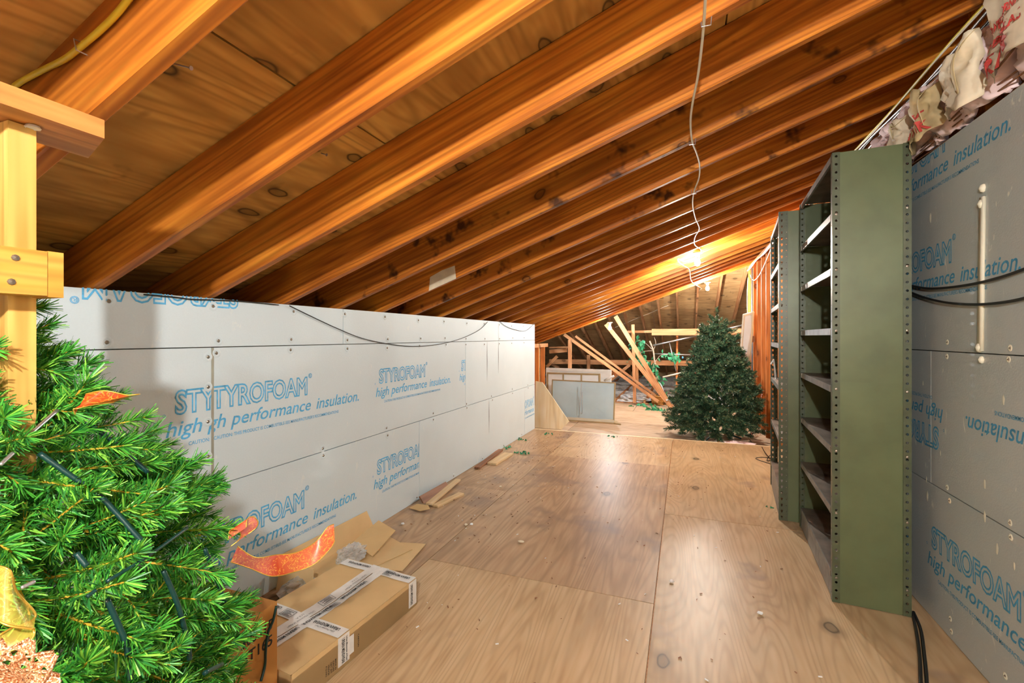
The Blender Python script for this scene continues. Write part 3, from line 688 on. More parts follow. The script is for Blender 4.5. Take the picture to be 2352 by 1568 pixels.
# ---- floor clutter by the left wall
def plank(name, p0, p1, wd, th, mat, lab, cat='board', z=0.0, tilt=0, group=None):
    a, b = at_z(*p0, z), at_z(*p1, z); d = b - a; L = d.length
    o = MB().box(0, L, -wd / 2, wd / 2, 0, th).build(name, mat, None, loc=a)
    o.rotation_euler = (tilt, 0, math.atan2(d.y, d.x)); return tag(o, lab, cat, group)
plank('lath', (985, 1160), (1052, 1103), .05, .014, 'trim_pale', 'longer pale lath crossing the other one by the white boards', z=.012)
plank('lath', (1000, 1164), (1060, 1135), .055, .014, 'trim_pale', 'shorter pale lath lying below the longer one')
plank('lath', (968, 1152), (1028, 1117), .085, .012, 'trim_dark', 'reddish brown offcut leaning on the white boards', z=.01, tilt=.9)
plank('lath', (1096, 1077), (1150, 1035), .055, .02, 'trim_dark', 'brown offcut lying along the white boards')
plank('lath', (1130, 1067), (1168, 1043), .10, .018, 'trim_pale', 'pale square ended offcut beside the brown one')
c_ = at_z(965, 1168, .004)
tag(MB().prism([(-.08, -.02, 0), (.03, -.05, .004), (.09, -.01, .012), (.05, .03, .02), (-.05, .035, .015)], (0, 0, .003)).build('cardboard_scrap', 'card', None, loc=c_), 'torn cardboard scrap in front of the pale laths', 'cardboard')
# opened cardboard lying against the wall
t_ = thing('opened_carton', 'opened flat cardboard carton with flaps lying against the white boards', 'box', (-1.7, 2.1, 0))
B = Vector((-1.7, 2.1, 0))
def sheet(pts, mat, name, th=.004):
    q = [Vector(p) - B for p in pts]; n_ = (q[1] - q[0]).cross(q[2] - q[0]).normalized()
    return MB().prism(q, n_ * th).build(name, mat, t_)
sheet([(-1.92, 1.72, .16), (-1.90, 1.74, .012), (-1.905, 2.47, .012), (-1.925, 2.42, .14)], 'card_in', 'back_flap')
sheet([(-1.90, 1.74, .010), (-1.68, 1.76, .010), (-1.50, 2.30, .012), (-1.905, 2.47, .010)], 'card_in', 'bottom_panel')
sheet([(-1.70, 2.02, .006), (-1.42, 2.08, .006), (-1.47, 2.40, .006), (-1.62, 2.36, .008)], 'card_in', 'side_panel')
sheet([(-1.80, 2.14, .075), (-1.63, 2.10, .04), (-1.66, 2.36, .075), (-1.83, 2.42, .09)], 'card', 'end_flap')
sheet([(-1.90, 1.70, .010), (-1.895, 1.72, .12), (-1.70, 1.74, .13), (-1.69, 1.72, .010)], 'card_in', 'inner_flap')
# plastic bag
rr = random.Random(3)
def crumple(name, c_, sz, mat, lab, cat, seed, n=3, amp=.35):
    bm = bmesh.new(); bmesh.ops.create_icosphere(bm, subdivisions=n, radius=1)
    for v in bm.verts:
        f = 1 + amp * noise.noise(v.co * 2.2 + Vector((seed, 0, 0))) + amp * .6 * noise.noise(v.co * 5 + Vector((seed, 3, 0)))
        v.co = Vector((v.co.x * sz[0] * f, v.co.y * sz[1] * f, max(-.9, v.co.z * f) * sz[2]))
    me = bpy.data.meshes.new(name); bm.to_mesh(me); bm.free(); me.materials.append(M[mat])
    return tag(link(name, me, None, c_), lab, cat)
crumple('plastic_bag', (-1.73, 2.05, .060), (.065, .085, .045), 'plastic', 'crumpled clear plastic bag tucked in the opened carton', 'bag', 4, 4, .4)
crumple('plastic_bag', (-1.77, 1.70, .05), (.05, .10, .035), 'plastic', 'small crumpled plastic bag near the ribbon', 'bag', 9)
# long taped carton
rz = -math.radians(4.5)
t_ = thing('taped_carton', 'long low cardboard carton sealed with printed white tape', 'box', (-1.24, 1.17, 0), rz)
W, L, H = .43, .69, .128                                 # local x from -W to 0, y 0..L
bx = MB(); nx, ny = 14, 22; vs = []
def top_z(x, y):
    u = (x + W) / W; v = y / L
    return H - .010 * math.exp(-((u - .5) / .10) ** 2) * math.sin(math.pi * min(1, v * 1.05)) + .004 * noise.noise((x * 11, y * 4, 1)) * math.sin(math.pi * u) - .003 * abs(math.sin(y * 38 + 3 * x)) * (.5 + noise.noise((x * 4, y * 4, 5))) * math.sin(math.pi * u)
for half, (xa, xb) in enumerate(((-W, -W / 2 - .003), (-W / 2 + .003, 0))):
    vs = []; 
    for j in range(ny * 2 + 1):
        for i in range(nx + 1):
            x = xa + (xb - xa) * i / nx; y = L * j / (ny * 2); vs.append((x, y, top_z(x, y)))
    MB().add(vs, [(j * (nx + 1) + i, j * (nx + 1) + i + 1, (j + 1) * (nx + 1) + i + 1, (j + 1) * (nx + 1) + i) for j in range(ny * 2) for i in range(nx)]).build('top_flap', 'card', t_, True)
MB().box(-W, 0, 0, L, .001, H - .022).build('body', 'card', t_)
for a in ((-W, 0, 0, .004), (-W, 0, L - .004, L), (-W, -W + .004, 0, L), (-.004, 0, 0, L)):
    MB().box(*a, .001, H - .002).build('wall', 'card', t_)
def tape_top(x0, x1, y0, y1, txts=(), along='y', nm='tape'):
    n1, n2 = max(2, int(abs(x1 - x0) / .02)), max(2, int(abs(y1 - y0) / .02)); vs = []
    for j in range(n2 + 1):
        for i in range(n1 + 1):
            x = x0 + (x1 - x0) * i / n1; y = y0 + (y1 - y0) * j / n2; vs.append((x, y, top_z(x, y) + .0022))
    o = MB().add(vs, [(j * (n1 + 1) + i, j * (n1 + 1) + i + 1, (j + 1) * (n1 + 1) + i + 1, (j + 1) * (n1 + 1) + i) for j in range(n2) for i in range(n1)]).build('tape', 'tape', t_, True)
    return o
def on_top(body, x, y, ux_, uy_, w_, h_, mat='ink', bold=.02, outline=0.0):
    o = text_on('lettering', body, (x, y, 0), ux_, uy_, w_, h_, mat, t_, bold=bold, outline=outline)
    for v in o.data.vertices: v.co.z = top_z(v.co.x, v.co.y) + .0042
def stamp(x, y, ux_, uy_, w_, h_):
    ux_, uy_ = Vector(ux_), Vector(uy_); o = Vector((x, y, 0)); mb = MB(); e = .0018
    q = lambda a, b, c, d: mb.add([o + ux_ * i + uy_ * j for i, j in ((a, b), (c, b), (c, d), (a, d))], [(0, 1, 2, 3)])
    q(0, 0, w_, e); q(0, h_ - e, w_, h_); q(0, 0, e, h_); q(w_ - e, 0, w_, h_)
    n_ = 5
    for k in range(n_): q(w_ * .1, h_ * (.14 + .76 * k / n_), w_ * (.86 - .2 * (k % 2)), h_ * (.14 + .76 * k / n_) + h_ * .07)
    for i, v in enumerate(mb.v): mb.v[i] = (v[0], v[1], top_z(v[0], v[1]) + .0042)
    mb.build('stamp', 'ink', t_)
Yp, Ym, Xp, Xm = (0, 1, 0), (0, -1, 0), (1, 0, 0), (-1, 0, 0)
tape_top(-W / 2 + .002, -W / 2 + .05, 0, L); tape_top(-W / 2 - .05, -W / 2 - .002, 0, L)
tape_top(-W, 0, L - .062, L - .006); tape_top(-W, 0, .205, .262)
for y in (.56, .36, .19):
    on_top('URBAN MENSWEAR', -W / 2 + .012, y, Ym, Xp, .15, .018); 
for y in (.60, .30, .12):
    on_top('Urban Menswear of Pearl', -W / 2 - .02, y, Ym, Xp, .13, .009, 'grey_ink', .0); on_top('U.S.A.', -W / 2 - .036, y - .04, Ym, Xp, .04, .008, 'grey_ink', .0)
stamp(-W / 2 + .012, .385, Ym, Xp, .065, .032); stamp(-W / 2 - .045, .41, Ym, Xp, .07, .036)
for x in (-.02, -.26): on_top('URBAN MENSWEAR', x, L - .022, Xm, Ym, .14, .016)
stamp(-.165, L - .055, Xp, Yp, .05, .04)
on_top('URBAN MENSWEAR', -.03, .25, Xm, Ym, .14, .016); on_top('URBAN', -.36, .25, Xm, Ym, .06, .016); stamp(-.335, .212, Xp, Yp, .06, .04)
on_top('Urban Menswear of Pearl', -.04, .228, Xm, Ym, .10, .009, 'grey_ink', .0)
def side_tape(y0, y1, z0, z1): return MB().box(-.001, .0012, y0, y1, z0, z1).build('tape', 'tape', t_)
side_tape(.205, .262, .016, H - .003); side_tape(.262, .285, .03, .10); side_tape(L - .062, L - .006, .012, H - .003)
for y, body, h in ((.222, 'URBAN MENSWEAR', .016), (.244, 'Urban Menswear of Pearl', .008), (L - .05, 'URBAN MENSWEAR', .016)):
    text_on('lettering', body, (.0014, y, .115), (0, 0, -1), (0, 1, 0), .095, h, 'ink', t_, bold=.02)
for k, body in enumerate(('P.O.NO.', 'VENDOR', 'NET WT', 'GROSS', 'MADE IN')):
    text_on('lettering', body, (.0008, .145 + .011 * (k % 5), .06), (0, 0, -1), (0, 1, 0), .04, .007, 'ink', t_, bold=.01)
text_on('lettering', 'CARTON', (.0008, .305, .085), (0, 0, -1), (0, 1, 0), .05, .008, 'ink', t_, bold=.01)
# orange-brown carton with printed numbers, standing under the near tree
t_ = thing('numbered_carton', 'upright orange brown carton printed with numbers beside the near tree', 'box', (-1.28, 1.15, 0), math.radians(1))
MB().box(-.36, 0, -.26, 0, .001, .375).build('body', 'card_o', t_)
for y0, y1, zt in ((-.26, -.13, .02), (-.128, 0, .012)):
    MB().hexa([(-.36, y0, .375), (0, y0, .375), (0, y1, .375), (-.36, y1, .375), (-.36, y0, .379), (0, y0, .379), (0, y1, .379), (-.36, y1, .379)]).build('top_flap', 'card_o', t_)
text_on('lettering', '305315', (.0006, -.135, .30), (0, 1, 0), (0, 0, 1), .115, .036, 'ink', t_, bold=.015)
text_on('lettering', 'ST165', (.0006, -.13, .248), (0, 1, 0), (0, 0, 1), .11, .036, 'ink', t_, bold=.015)
pts = [(.006, -.012, .37), (.008, -.02, .33), (.008, -.045, .30), (.008, -.05, .25), (.008, -.055, .20), (.008, -.07, .165)]
o = MB().tube(smooth_path([Vector(p) + Vector((.006 * math.sin(i * 3), .004 * math.cos(i * 3), 0)) for i, p in enumerate(pts)], 5), .0042).build('light_string', 'wire_g', None, True, (-1.28, 1.15, 0))
tag(o, 'twisted dark green light string hanging down the printed carton', 'cord')

# ---- near Christmas tree
def brush(seed, L, nl, count, wdt, droop, col=(0, 1, 2), rs=.004):
    rr = random.Random(seed); mb = MB()
    b1 = rr.uniform(-.35, .35); path = []
    for k in range(7):
        s = k / 6; path.append(Vector((b1 * L * s * s, rr.uniform(-.004, .004), L * s)) + Vector((0, -droop * L * s * s, 0)))
    mb.tube(path, [rs * (1 - .5 * k / 6) for k in range(7)], 4, 3, False)
    for i in range(count):
        s = rr.random() ** .85 * 6; k = min(5, int(s)); f = s - k; p = path[k].lerp(path[k + 1], f); d = (path[k + 1] - path[k]).normalized()
        u = d.orthogonal().normalized(); u.rotate(Matrix.Rotation(rr.uniform(0, 2 * math.pi), 3, d))
        tilt = rr.uniform(.35, 1.05) if s < 5 else rr.uniform(.9, 1.8)
        n = (u + d * tilt).normalized(); l = nl * rr.uniform(.75, 1.15)
        sd = n.cross(d); sd = sd.normalized() if sd.length > .01 else u.orthogonal()
        sd.rotate(Matrix.Rotation(rr.uniform(-.9, .9), 3, n)); bend = (u * .12 - Vector((0, 0, 0))) * l * rr.uniform(-1, 1)
        w0, w1 = wdt * .5, wdt * .32; m_ = p + n * l * .55 + bend * .4; e = p + n * l + bend
        mi = rr.choices((0, 1, 2), (.50, .26, .24))[0]
        mb.add([p - sd * w0 * .6, p + sd * w0 * .6, m_ + sd * w0, m_ - sd * w0, e + sd * w1, e - sd * w1], [(0, 1, 2, 3), (3, 2, 4, 5)], mi)
        if rr.random() < .10: # brown wrap bits on the stem
            mb.add([p + u * .005 - sd * .003, p + u * .005 + sd * .003, p + u * .008 + d * .008], [(0, 1, 2)], 3)
    return mb
def brush_mesh(mb, mats, name):
    me = mb.mesh(name)
    for m_ in mats: me.materials.append(M[m_])
    me.polygons.foreach_set('material_index', mb.m); me.update(); return me
def prof(tab, z):
    for (z0, r0), (z1, r1) in zip(tab, tab[1:]):
        if z0 >= z >= z1: return r0 + (r1 - r0) * (z0 - z) / (z0 - z1)
    return tab[-1][1] if z < tab[-1][0] else tab[0][1]
def aim(d, spin):
    q = d.to_track_quat('Z', 'Y').to_matrix().to_4x4(); return q @ Matrix.Rotation(spin, 4, 'Z')
def tree(name, label, loc, tab, mats, seed, Lr, nl, count, wdt, n_part, n_stuff, zmin, view_az, trunk, up, part_in, rs, xmax=9):
    rr = random.Random(seed); t_ = thing(name, label, 'Christmas tree', loc)
    top = tab[0][0]
    MB().tube([(0, 0, .02), (0, 0, top - .05)], trunk, 8).build('trunk', mats[3], t_, True)
    proto = [brush(seed * 100 + k, 1, nl / Lr[1] * 1.0, count, wdt / Lr[1], .12, rs=rs / Lr[1]) for k in range(7)]
    mesh = [brush_mesh(p, mats, 'branch') for p in proto]
    stuff = MB(); i = 0; made = 0
    while made < n_part + n_stuff:
        z = zmin + (top - zmin) * (1 - (1 - rr.random()) ** .62)
        r = prof(tab, z); front = made < n_part
        az = view_az + (rr.uniform(-1.75, 1.75) if front else rr.uniform(-math.pi, math.pi))
        L = rr.uniform(*Lr) * (1 if r > .12 else .7); k_in = rr.uniform(*part_in) if front else rr.uniform(.15, .75)
        rad = Vector((math.cos(az), math.sin(az), 0))
        d = (rad + Vector((0, 0, rr.uniform(*up) + (.9 if r < .10 else 0))) + Vector((rr.uniform(-.55, .55), rr.uniform(-.55, .55), 0))).normalized()
        base = rad * max(0, r * k_in + (r - L * .95 - r * k_in if r * k_in + L * .9 > r * 1.06 else 0)) + Vector((0, 0, z - d.z * L * .5))
        Mx = Matrix.Translation(base) @ aim(d, rr.uniform(0, 6.28)) @ Matrix.Scale(L, 4)
        k = rr.randrange(7)
        if max(base.x, (base + d * L).x) + nl * .8 > xmax: continue
        if front:
            o = link('branch', mesh[k], t_); o.matrix_basis = Mx
        else:
            p = proto[k]; o_ = len(stuff.v)
            stuff.v += [tuple(Mx @ Vector(v)) for v in p.v]; stuff.f += [tuple(a + o_ for a in f) for f in p.f]; stuff.m += p.m
        made += 1
    me = brush_mesh(stuff, mats, 'inner_branches'); o = link('inner_branches', me, t_); o['kind'] = 'stuff'
    # topmost shoot
    o = link('branch', mesh[0], t_); o.matrix_basis = Matrix.Translation((0, 0, top - .12)) @ Matrix.Scale(Lr[1] * .9, 4)
    return t_
NT = Vector((-1.30, .40, 0))
near_tab = [(1.34, .03), (1.25, .12), (1.08, .29), (.88, .435), (.62, .485), (.45, .485), (.3, .53), (.1, .52)]
near = tree('christmas_tree', 'big bright green artificial Christmas tree with ribbons beside the cartons', NT, near_tab, ('g1', 'g2', 'g3', 'stem'), 11, (.16, .25), .042, 330, .0030, 298, 420, .12, math.atan2(-.25, 1.0), .016, (-.45, .55), (.55, .8), .0036)
def on_near(px, py, off=0.0):
    """point where the pixel's ray meets the tree's outline surface"""
    d = ray(px, py); best = None
    for k in range(60, 1400):
        p = CAM + d * (k * .001); q = p - NT
        if math.hypot(q.x, q.y) < prof(near_tab, p.z) + off: return p
    # no hit: nearest approach to the trunk axis
    return CAM + d * 1.0
def near_part(name, pts, r, mat, off=.0, n=8):
    pts = [on_near(a, b, off) - NT for a, b in pts]
    return MB().tube(smooth_path(pts, 5), r, n).build(name, mat, near, True)
for P in ([(160, 940), (220, 985), (280, 1030), (340, 1085)], [(90, 1040), (160, 1090), (225, 1135), (270, 1180), (310, 1225), (345, 1265)], [(175, 1270), (200, 1300)],
          [(245, 1375), (270, 1430), (290, 1480), (300, 1560)], [(375, 1310), (395, 1355), (412, 1400), (430, 1470), (436, 1515)], [(470, 1260), (490, 1310), (515, 1380), (530, 1440)], [(380, 1130), (415, 1160)], [(470, 1545), (510, 1525)]):
    near_part('light_tube', P, .0044, 'wire_g', -.01)
for P in ([(65, 1000), (132, 942)], [(0, 1068), (30, 1040)], [(245, 1335), (335, 1280), (430, 1212)], [(48, 1350), (80, 1335)], [(200, 1370), (220, 1355)]):
    near_part('metal_rod', P, .003, 'pipe' if P[0][0] < 100 else 'wire_g', .03)

# ---- ribbons and ornaments on the near tree
def ribbon(name, spine, wid, mat, label, edge=True, wave=0):
    sp = smooth_path([s for s in spine], 7); wv = smooth_path([w_ for w_ in wid], 7); base = sp[0].copy(); vs = []; nn = 5
    for p, w_ in zip(sp, wv):
        for j in range(nn): t = j / (nn - 1) - .5; vs.append(p + w_ * t - base)
    n_ = len(sp)
    o = MB().add(vs, [(i * nn + j, i * nn + j + 1, (i + 1) * nn + j + 1, (i + 1) * nn + j) for i in range(n_ - 1) for j in range(nn - 1)])
    t_ = thing(name, label, 'ribbon', base)
    q = o.build('sheer_band', mat, t_, True)
    if edge:
        for s in (-.5, .5): MB().tube([p + w_ * s - base for p, w_ in zip(sp, wv)], .0012, 5).build('wired_edge', 'gold', t_, True)
    return t_
def px3(px, py, d): return CAM + ray(px, py) * d
ribbon('sheer_ribbon', [px3(538, 1272, 1.10), px3(580, 1292, 1.14), px3(630, 1298, 1.18), px3(680, 1290, 1.22), px3(725, 1268, 1.25), px3(755, 1235, 1.27), px3(768, 1222, 1.28)],
       [Vector((.01, .01, .035)), Vector((.02, .0, .030)), Vector((-.01, .02, .044)), Vector((.0, .0, .050)), Vector((-.015, .02, .050)), Vector((-.03, .02, .045)), Vector((-.03, .03, .03))], 'red_sheer', 'long red organza ribbon with gold edge reaching out over the cartons')
ribbon('sheer_ribbon', [px3(545, 1225, 1.06), px3(548, 1205, 1.07), px3(562, 1200, 1.08), px3(573, 1212, 1.09), px3(568, 1226, 1.09), px3(550, 1240, 1.08)],
       [Vector((.02, .03, .02))] * 6, 'red_sheer', 'small red organza ribbon loop above the long ribbon')
ribbon('sheer_ribbon', [px3(185, 928, .80), px3(205, 918, .80), px3(235, 922, .81), px3(262, 918, .82), px3(292, 914, .84)],
       [Vector((.01, .01, .035)), Vector((.03, .03, .03)), Vector((.045, .05, .02)), Vector((.045, .05, .016)), Vector((.02, .03, .012))], 'red_sheer', 'folded red and gold ribbon near the top of the near tree')
ribbon('sheer_ribbon', [px3(-20, 1352, .50), px3(20, 1372, .50), px3(55, 1400, .51), px3(80, 1428, .52), px3(60, 1452, .51), px3(25, 1468, .50), px3(-15, 1485, .49)],
       [Vector((-.01, .01, .045)), Vector((-.02, .01, .05)), Vector((-.03, .0, .035)), Vector((-.02, .01, .006)), Vector((-.02, .0, .012)), Vector((-.01, .01, .02)), Vector((0, .01, .02))], 'gold_sheer', 'yellow gold organza ribbon loop at the side of the near tree')
# glittered leaf ornament
c_ = px3(45, 1562, .47)
t_ = thing('glitter_flower', 'rose gold glittered openwork leaf ornament on the near tree', 'ornament', c_)
for ang, L in ((.2, .05), (.75, .06), (1.25, .062), (1.8, .06), (2.35, .055), (2.9, .05), (-.4, .045)):
    mb = MB(); dirv = RT * math.cos(ang) + Vector((0, 0, 1)) * math.sin(ang) * .8; sd = (RT * -math.sin(ang) + Vector((0, 0, 1)) * math.cos(ang)); nrm = -FW
    vs = []; n_ = 10
    for i in range(n_ + 1):
        s = i / n_; wv = .017 * math.sin(math.pi * min(1, s * .93 + .04)) ** .8; p = dirv * (L * s) + nrm * (.014 * math.sin(s * 2.6))
        vs += [p - sd * wv, p - sd * wv * .35, p + sd * wv * .35, p + sd * wv]
    fs = []
    for i in range(n_):
        fs += [(4 * i + 1, 4 * i + 2, 4 * i + 6, 4 * i + 5)]
        if i % 2 == 0 or i > 7: fs += [(4 * i, 4 * i + 1, 4 * i + 5, 4 * i + 4), (4 * i + 2, 4 * i + 3, 4 * i + 7, 4 * i + 6)]
        else: fs += [(4 * i, 4 * i + 4, 4 * i + 4, 4 * i)][:0]
    for s in (0, 3): mb.tube([vs[4 * i + s] for i in range(n_ + 1)], .0018, 4)
    mb.add(vs, fs); o = mb.build('petal', 'glitter', t_, True)

# ---- far Christmas tree
far_tab = [(1.66, .02), (1.57, .09), (1.50, .16), (1.30, .28), (.95, .41), (.6, .55), (.32, .68), (.15, .72), (.08, .65)]
FT = Vector((.42, 6.85, FZ))
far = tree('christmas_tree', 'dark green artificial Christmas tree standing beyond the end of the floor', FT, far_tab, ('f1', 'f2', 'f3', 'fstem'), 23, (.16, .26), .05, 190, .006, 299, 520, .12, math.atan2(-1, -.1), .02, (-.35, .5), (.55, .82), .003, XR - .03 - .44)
rr = random.Random(5)
t_ = far
for k in range(34):
    z = rr.uniform(.2, 1.7); az = -math.pi / 2 + rr.uniform(-1.4, 1.4); r_ = prof(far_tab, z) * 1.02
    MB().lathe([(0, -.006), (.005, 0), (0, .010)], 6).build('mini_light', 'white' if k % 6 else 'red_ink', t_, loc=(r_ * math.cos(az), r_ * math.sin(az), z))
for k in range(3):
    MB().bar((0, 0, .10), (.3 * math.cos(k * 2.1), .3 * math.sin(k * 2.1), .012), .02, .012).build('stand_leg', 'wire_g', far)

# ---- far framing: braces, posts, beams
def timber(name, p0, y0, p1, y1, wd, th, lab, mat='far_wood', up=(0, 1, 0), cat='beam', group=None):
    a, b = at_y(*p0, y0), at_y(*p1, y1); L = (b - a).length
    o = MB().bar((0, 0, 0), (L, 0, 0), wd, th, up=Vector((0, 0, 1))).build(name, mat, None)
    d = (b - a).normalized(); s = Vector(up); s = (s - d * s.dot(d)).normalized(); u = s.cross(d)
    mx = Matrix((d, s, -u if u.z < 0 else u)).transposed().to_4x4(); mx.translation = a; 
    if mx.determinant() < 0: mx = Matrix((d, -s, -u if u.z < 0 else u)).transposed().to_4x4(); mx.translation = a
    o.matrix_basis = mx; return tag(o, lab, cat, group)
timber('diagonal_brace', (1296, 768), 9.50, (1512, 922), 9.50, .06, .038, 'lower long diagonal brace crossing behind the white panel', cat='brace')
timber('diagonal_brace', (1322, 772), 9.56, (1506, 908), 9.56, .045, .038, 'second timber doubling the lower long diagonal brace', cat='brace')
timber('diagonal_brace', (1414, 726), 9.42, (1543, 938), 9.26, .085, .04, 'steep front diagonal brace reaching the floor by the basket', cat='brace')
timber('diagonal_brace', (1392, 744), 9.52, (1535, 925), 9.48, .085, .038, 'steep rear diagonal brace running behind the front one', cat='brace')
timber('framing_post', (1454, 745), 9.62, (1458, 925), 9.62, .06, .07, 'thick wooden post behind the steep braces', cat='post')
timber('framing_post', (1463, 840), 9.75, (1464, 885), 9.75, .05, .05, 'short wooden post doubled behind the thick one', cat='post')
timber('framing_post', (1555.5, 771), 10.0, (1554, 930), 10.0, .035, .045, 'slender post between the ficus and the dark tree', mat='stud', cat='post')
timber('framing_post', (1309, 780), 9.2, (1309, 852), 9.2, .07, .04, 'short post under the last rafter above the white panel', cat='post')
timber('framing_post', (1352, 815), 11.5, (1352, 850), 11.5, .08, .05, 'distant short post under the long low beam', cat='post')
timber('collar_beam', (1497, 762.5), 9.7, (1712, 762), 9.7, .13, .04, 'thick level beam high behind the dark tree', cat='beam')
timber('collar_beam', (1438, 762), 10.0, (1500, 761), 10.0, .05, .08, 'thin grey level board left of the thick beam', cat='beam')
timber('collar_beam', (1262, 830), 11.6, (1600, 834), 11.6, .12, .05, 'long low beam across the far roof', cat='beam')
timber('collar_beam', (1262, 798), 10.4, (1305, 797), 10.4, .035, .05, 'thin pale rail by the eave studs', cat='beam')
timber('collar_beam', (1262, 807), 10.2, (1302, 804), 10.2, .09, .04, 'wide pale rail by the eave studs', cat='beam')
timber('diagonal_brace', (1256, 842), 10.6, (1280, 818), 10.6, .07, .04, 'small slanted brace by the eave studs', cat='brace')
timber('diagonal_brace', (1404, 872), 11.2, (1446, 838), 11.4, .07, .05, 'small diagonal brace rising to the low beam', cat='brace')
timber('diagonal_brace', (1268, 836), 11.8, (1284, 845), 11.8, .07, .05, 'short slanted block under the low beam', cat='brace')
timber('diagonal_brace', (1405, 858), 10.2, (1415, 858), 10.2, .09, .05, 'short timber block at the end of the white panel', mat='stud', cat='block')
timber('diagonal_brace', (1708, 800), 9.6, (1668, 830), 9.6, .10, .05, 'slanted timber behind the dark tree by the bare studs', mat='stud', cat='brace')
# hanging curtain rods / pipes
def rod(p0, y0, p1, y1, r, lab, mat='pipe', cat='rod'):
    a, b = at_y(*p0, y0), at_y(*p1, y1)
    return tag(MB().tube([(0, 0, 0), b - a], r, 8).build('hanging_rod', mat, None, True, a), lab, cat)
rod((1500, 793), 9.75, (1600, 771), 9.75, .016, 'pale rod slanting up above the ficus')
rod((1500, 812), 9.85, (1600, 815), 9.85, .012, 'level thin rod behind the ficus')
rod((1522, 866), 9.5, (1595, 849), 9.5, .016, 'lower wooden rod slanting beside the slender post', 'cream')
rod((1537, 785), 9.78, (1553, 852), 9.78, .010, 'thin hanging strip between the rods')
rod((1517, 880), 9.3, (1533, 918), 9.3, .010, 'thin leaning strip by the ficus basket')
rod((1530, 919), 9.25, (1575, 912), 9.25, .014, 'pale rod lying on the floor by the steep brace', 'white')
rod((1665, 756), 9.5, (1712, 745), 9.5, .014, 'pale rod ending at the leaning framed screen')
tag(crumple('blue_tag', at_y(1568, 821, 9.8), (.02, .02, .025), 'blue', 'small blue tag hanging from the level rod', 'tag', 2, 2), None, None)
# conduit pipe at the bare studs
a, b = at_y(1733.5, 612, 8.16), at_y(1734, 975, 8.16)
t_ = thing('conduit_pipe', 'blue grey vertical conduit pipe beside the bare studs', 'pipe', (XR - .03, 8.16, FZ))
MB().tube([(0, 0, 0), (0, 0, roof(XR) - .14 - FZ)], .014, 10).build('pipe', 'pipe_b', t_, True)
MB().box(-.03, .03, -.03, .03, 1.30, 1.40).build('clamp', 'trim_dark', t_)
cable('white_wire', [(XR - .02, 8.5, 2.30), (XR - .03, 8.15, 2.18), (XR - .03, 7.8, 2.14), (XR - .02, 7.3, 2.2), (XR - .01, 6.5, 2.42)], .006, 'white', 'white wire hanging in a loop at the top of the bare studs', 'wire')
for i in range(3):
    cable('white_wire', [(XR - .012 * i, y, roof(XR) - .05 - .02 * i + .012 * math.sin(y * 4 + i)) for y in [5.2 + .3 * k for k in range(13)]], .009, 'white', 'white cable in the bundle along the top of the bare studs', 'wire', 'white cables over the bare studs')
cable('white_wire', [(XR - .005, 8.9, 2.30), (XR - .02, 8.88, 1.9), (XR - .01, 8.86, 1.4), (XR - .02, 8.88, .9)], .006, 'cord_w', 'pale wire running down the farthest bare stud', 'wire')
# leaning framed screen by the studs
def frame_thing(name, lab, corners, mat_f, mat_p, fw, th, cat, bars=()):
    """corners: bottom-left, bottom-right, top-right, top-left in world space"""
    bl, br, tr, tl = [Vector(c) for c in corners]; t_ = thing(name, lab, cat, (bl + br) / 2); B_ = (bl + br) / 2
    n_ = (br - bl).cross(tl - bl).normalized(); up = n_
    for a, b in ((bl, br), (br, tr), (tr, tl), (tl, bl)):
        c_ = (bl + br + tr + tl) / 4; mid = (a + b) / 2; ins = (c_ - mid).normalized() * fw / 2
        MB().bar(a + ins - B_, b + ins - B_, th, fw, up=n_).build('frame_rail', mat_f, t_)
    e = .01
    MB().prism([p + ((bl + br + tr + tl) / 4 - p) * .03 - B_ for p in (bl, br, tr, tl)], n_ * .004).build('panel', mat_p, t_)
    for s in bars:
        MB().bar(bl.lerp(br, s) - B_, tl.lerp(tr, s) - B_, th, fw * .8, up=n_).build('mullion', mat_f, t_)
    return t_
y_ = 7.9
frame_thing('leaning_screen', 'tall narrow cream framed screen leaning by the bare studs', [at_z(1688, 972, FZ), at_z(1712, 969, FZ), (XR - .03, 8.0, 1.66), (.865, 7.98, 1.62)], 'cream', 'frost', .035, .03, 'screen')
# white panel, framed window and screen by the far left
frame_thing('leaning_board', 'large white panel standing behind the brass framed window', [at_y(1255, 960, 8.05), at_y(1404, 960, 7.98), at_y(1404, 849, 8.02), at_y(1255, 844, 8.10)], 'white', 'white', .05, .04, 'panel')
frame_thing('framed_window', 'brass framed window with two mullions leaning on the white panel', [at_y(1256, 962, 7.78), at_y(1379, 966, 7.72), at_y(1379, 858, 7.9), at_y(1256, 855, 7.95)], 'brass', 'white', .03, .03, 'window', (.32, .66))
t_ = frame_thing('window_screen', 'wide bluish grey mesh window screen with brass edge in front of the framed window', [at_y(1266, 964, 7.58), at_y(1411, 966, 7.45), at_y(1414, 878, 7.60), at_y(1268, 871, 7.72)], 'brass', 'screen', .018, .02, 'screen')
a = at_y(1266, 964, 7.5)
b_ = thing('screen_tray', 'shallow wooden tray under the mesh window screen', 'tray', (-1.55, 7.45, FZ))
MB().box(-.58, .50, -.10, .12, .0, .02).build('base', 'brass', b_)
MB().box(-.58, .50, -.10, -.085, .02, .06).build('front_edge', 'cream', b_)
MB().prism([(.50, -.12, 0), (.62, -.16, 0), (.50, .12, 0)], (0, 0, .02)).build('corner_piece', 'brass', b_)
rod((1388, 874), 7.66, (1410, 863), 7.62, .018, 'short white tube resting on top of the mesh screen', 'white')
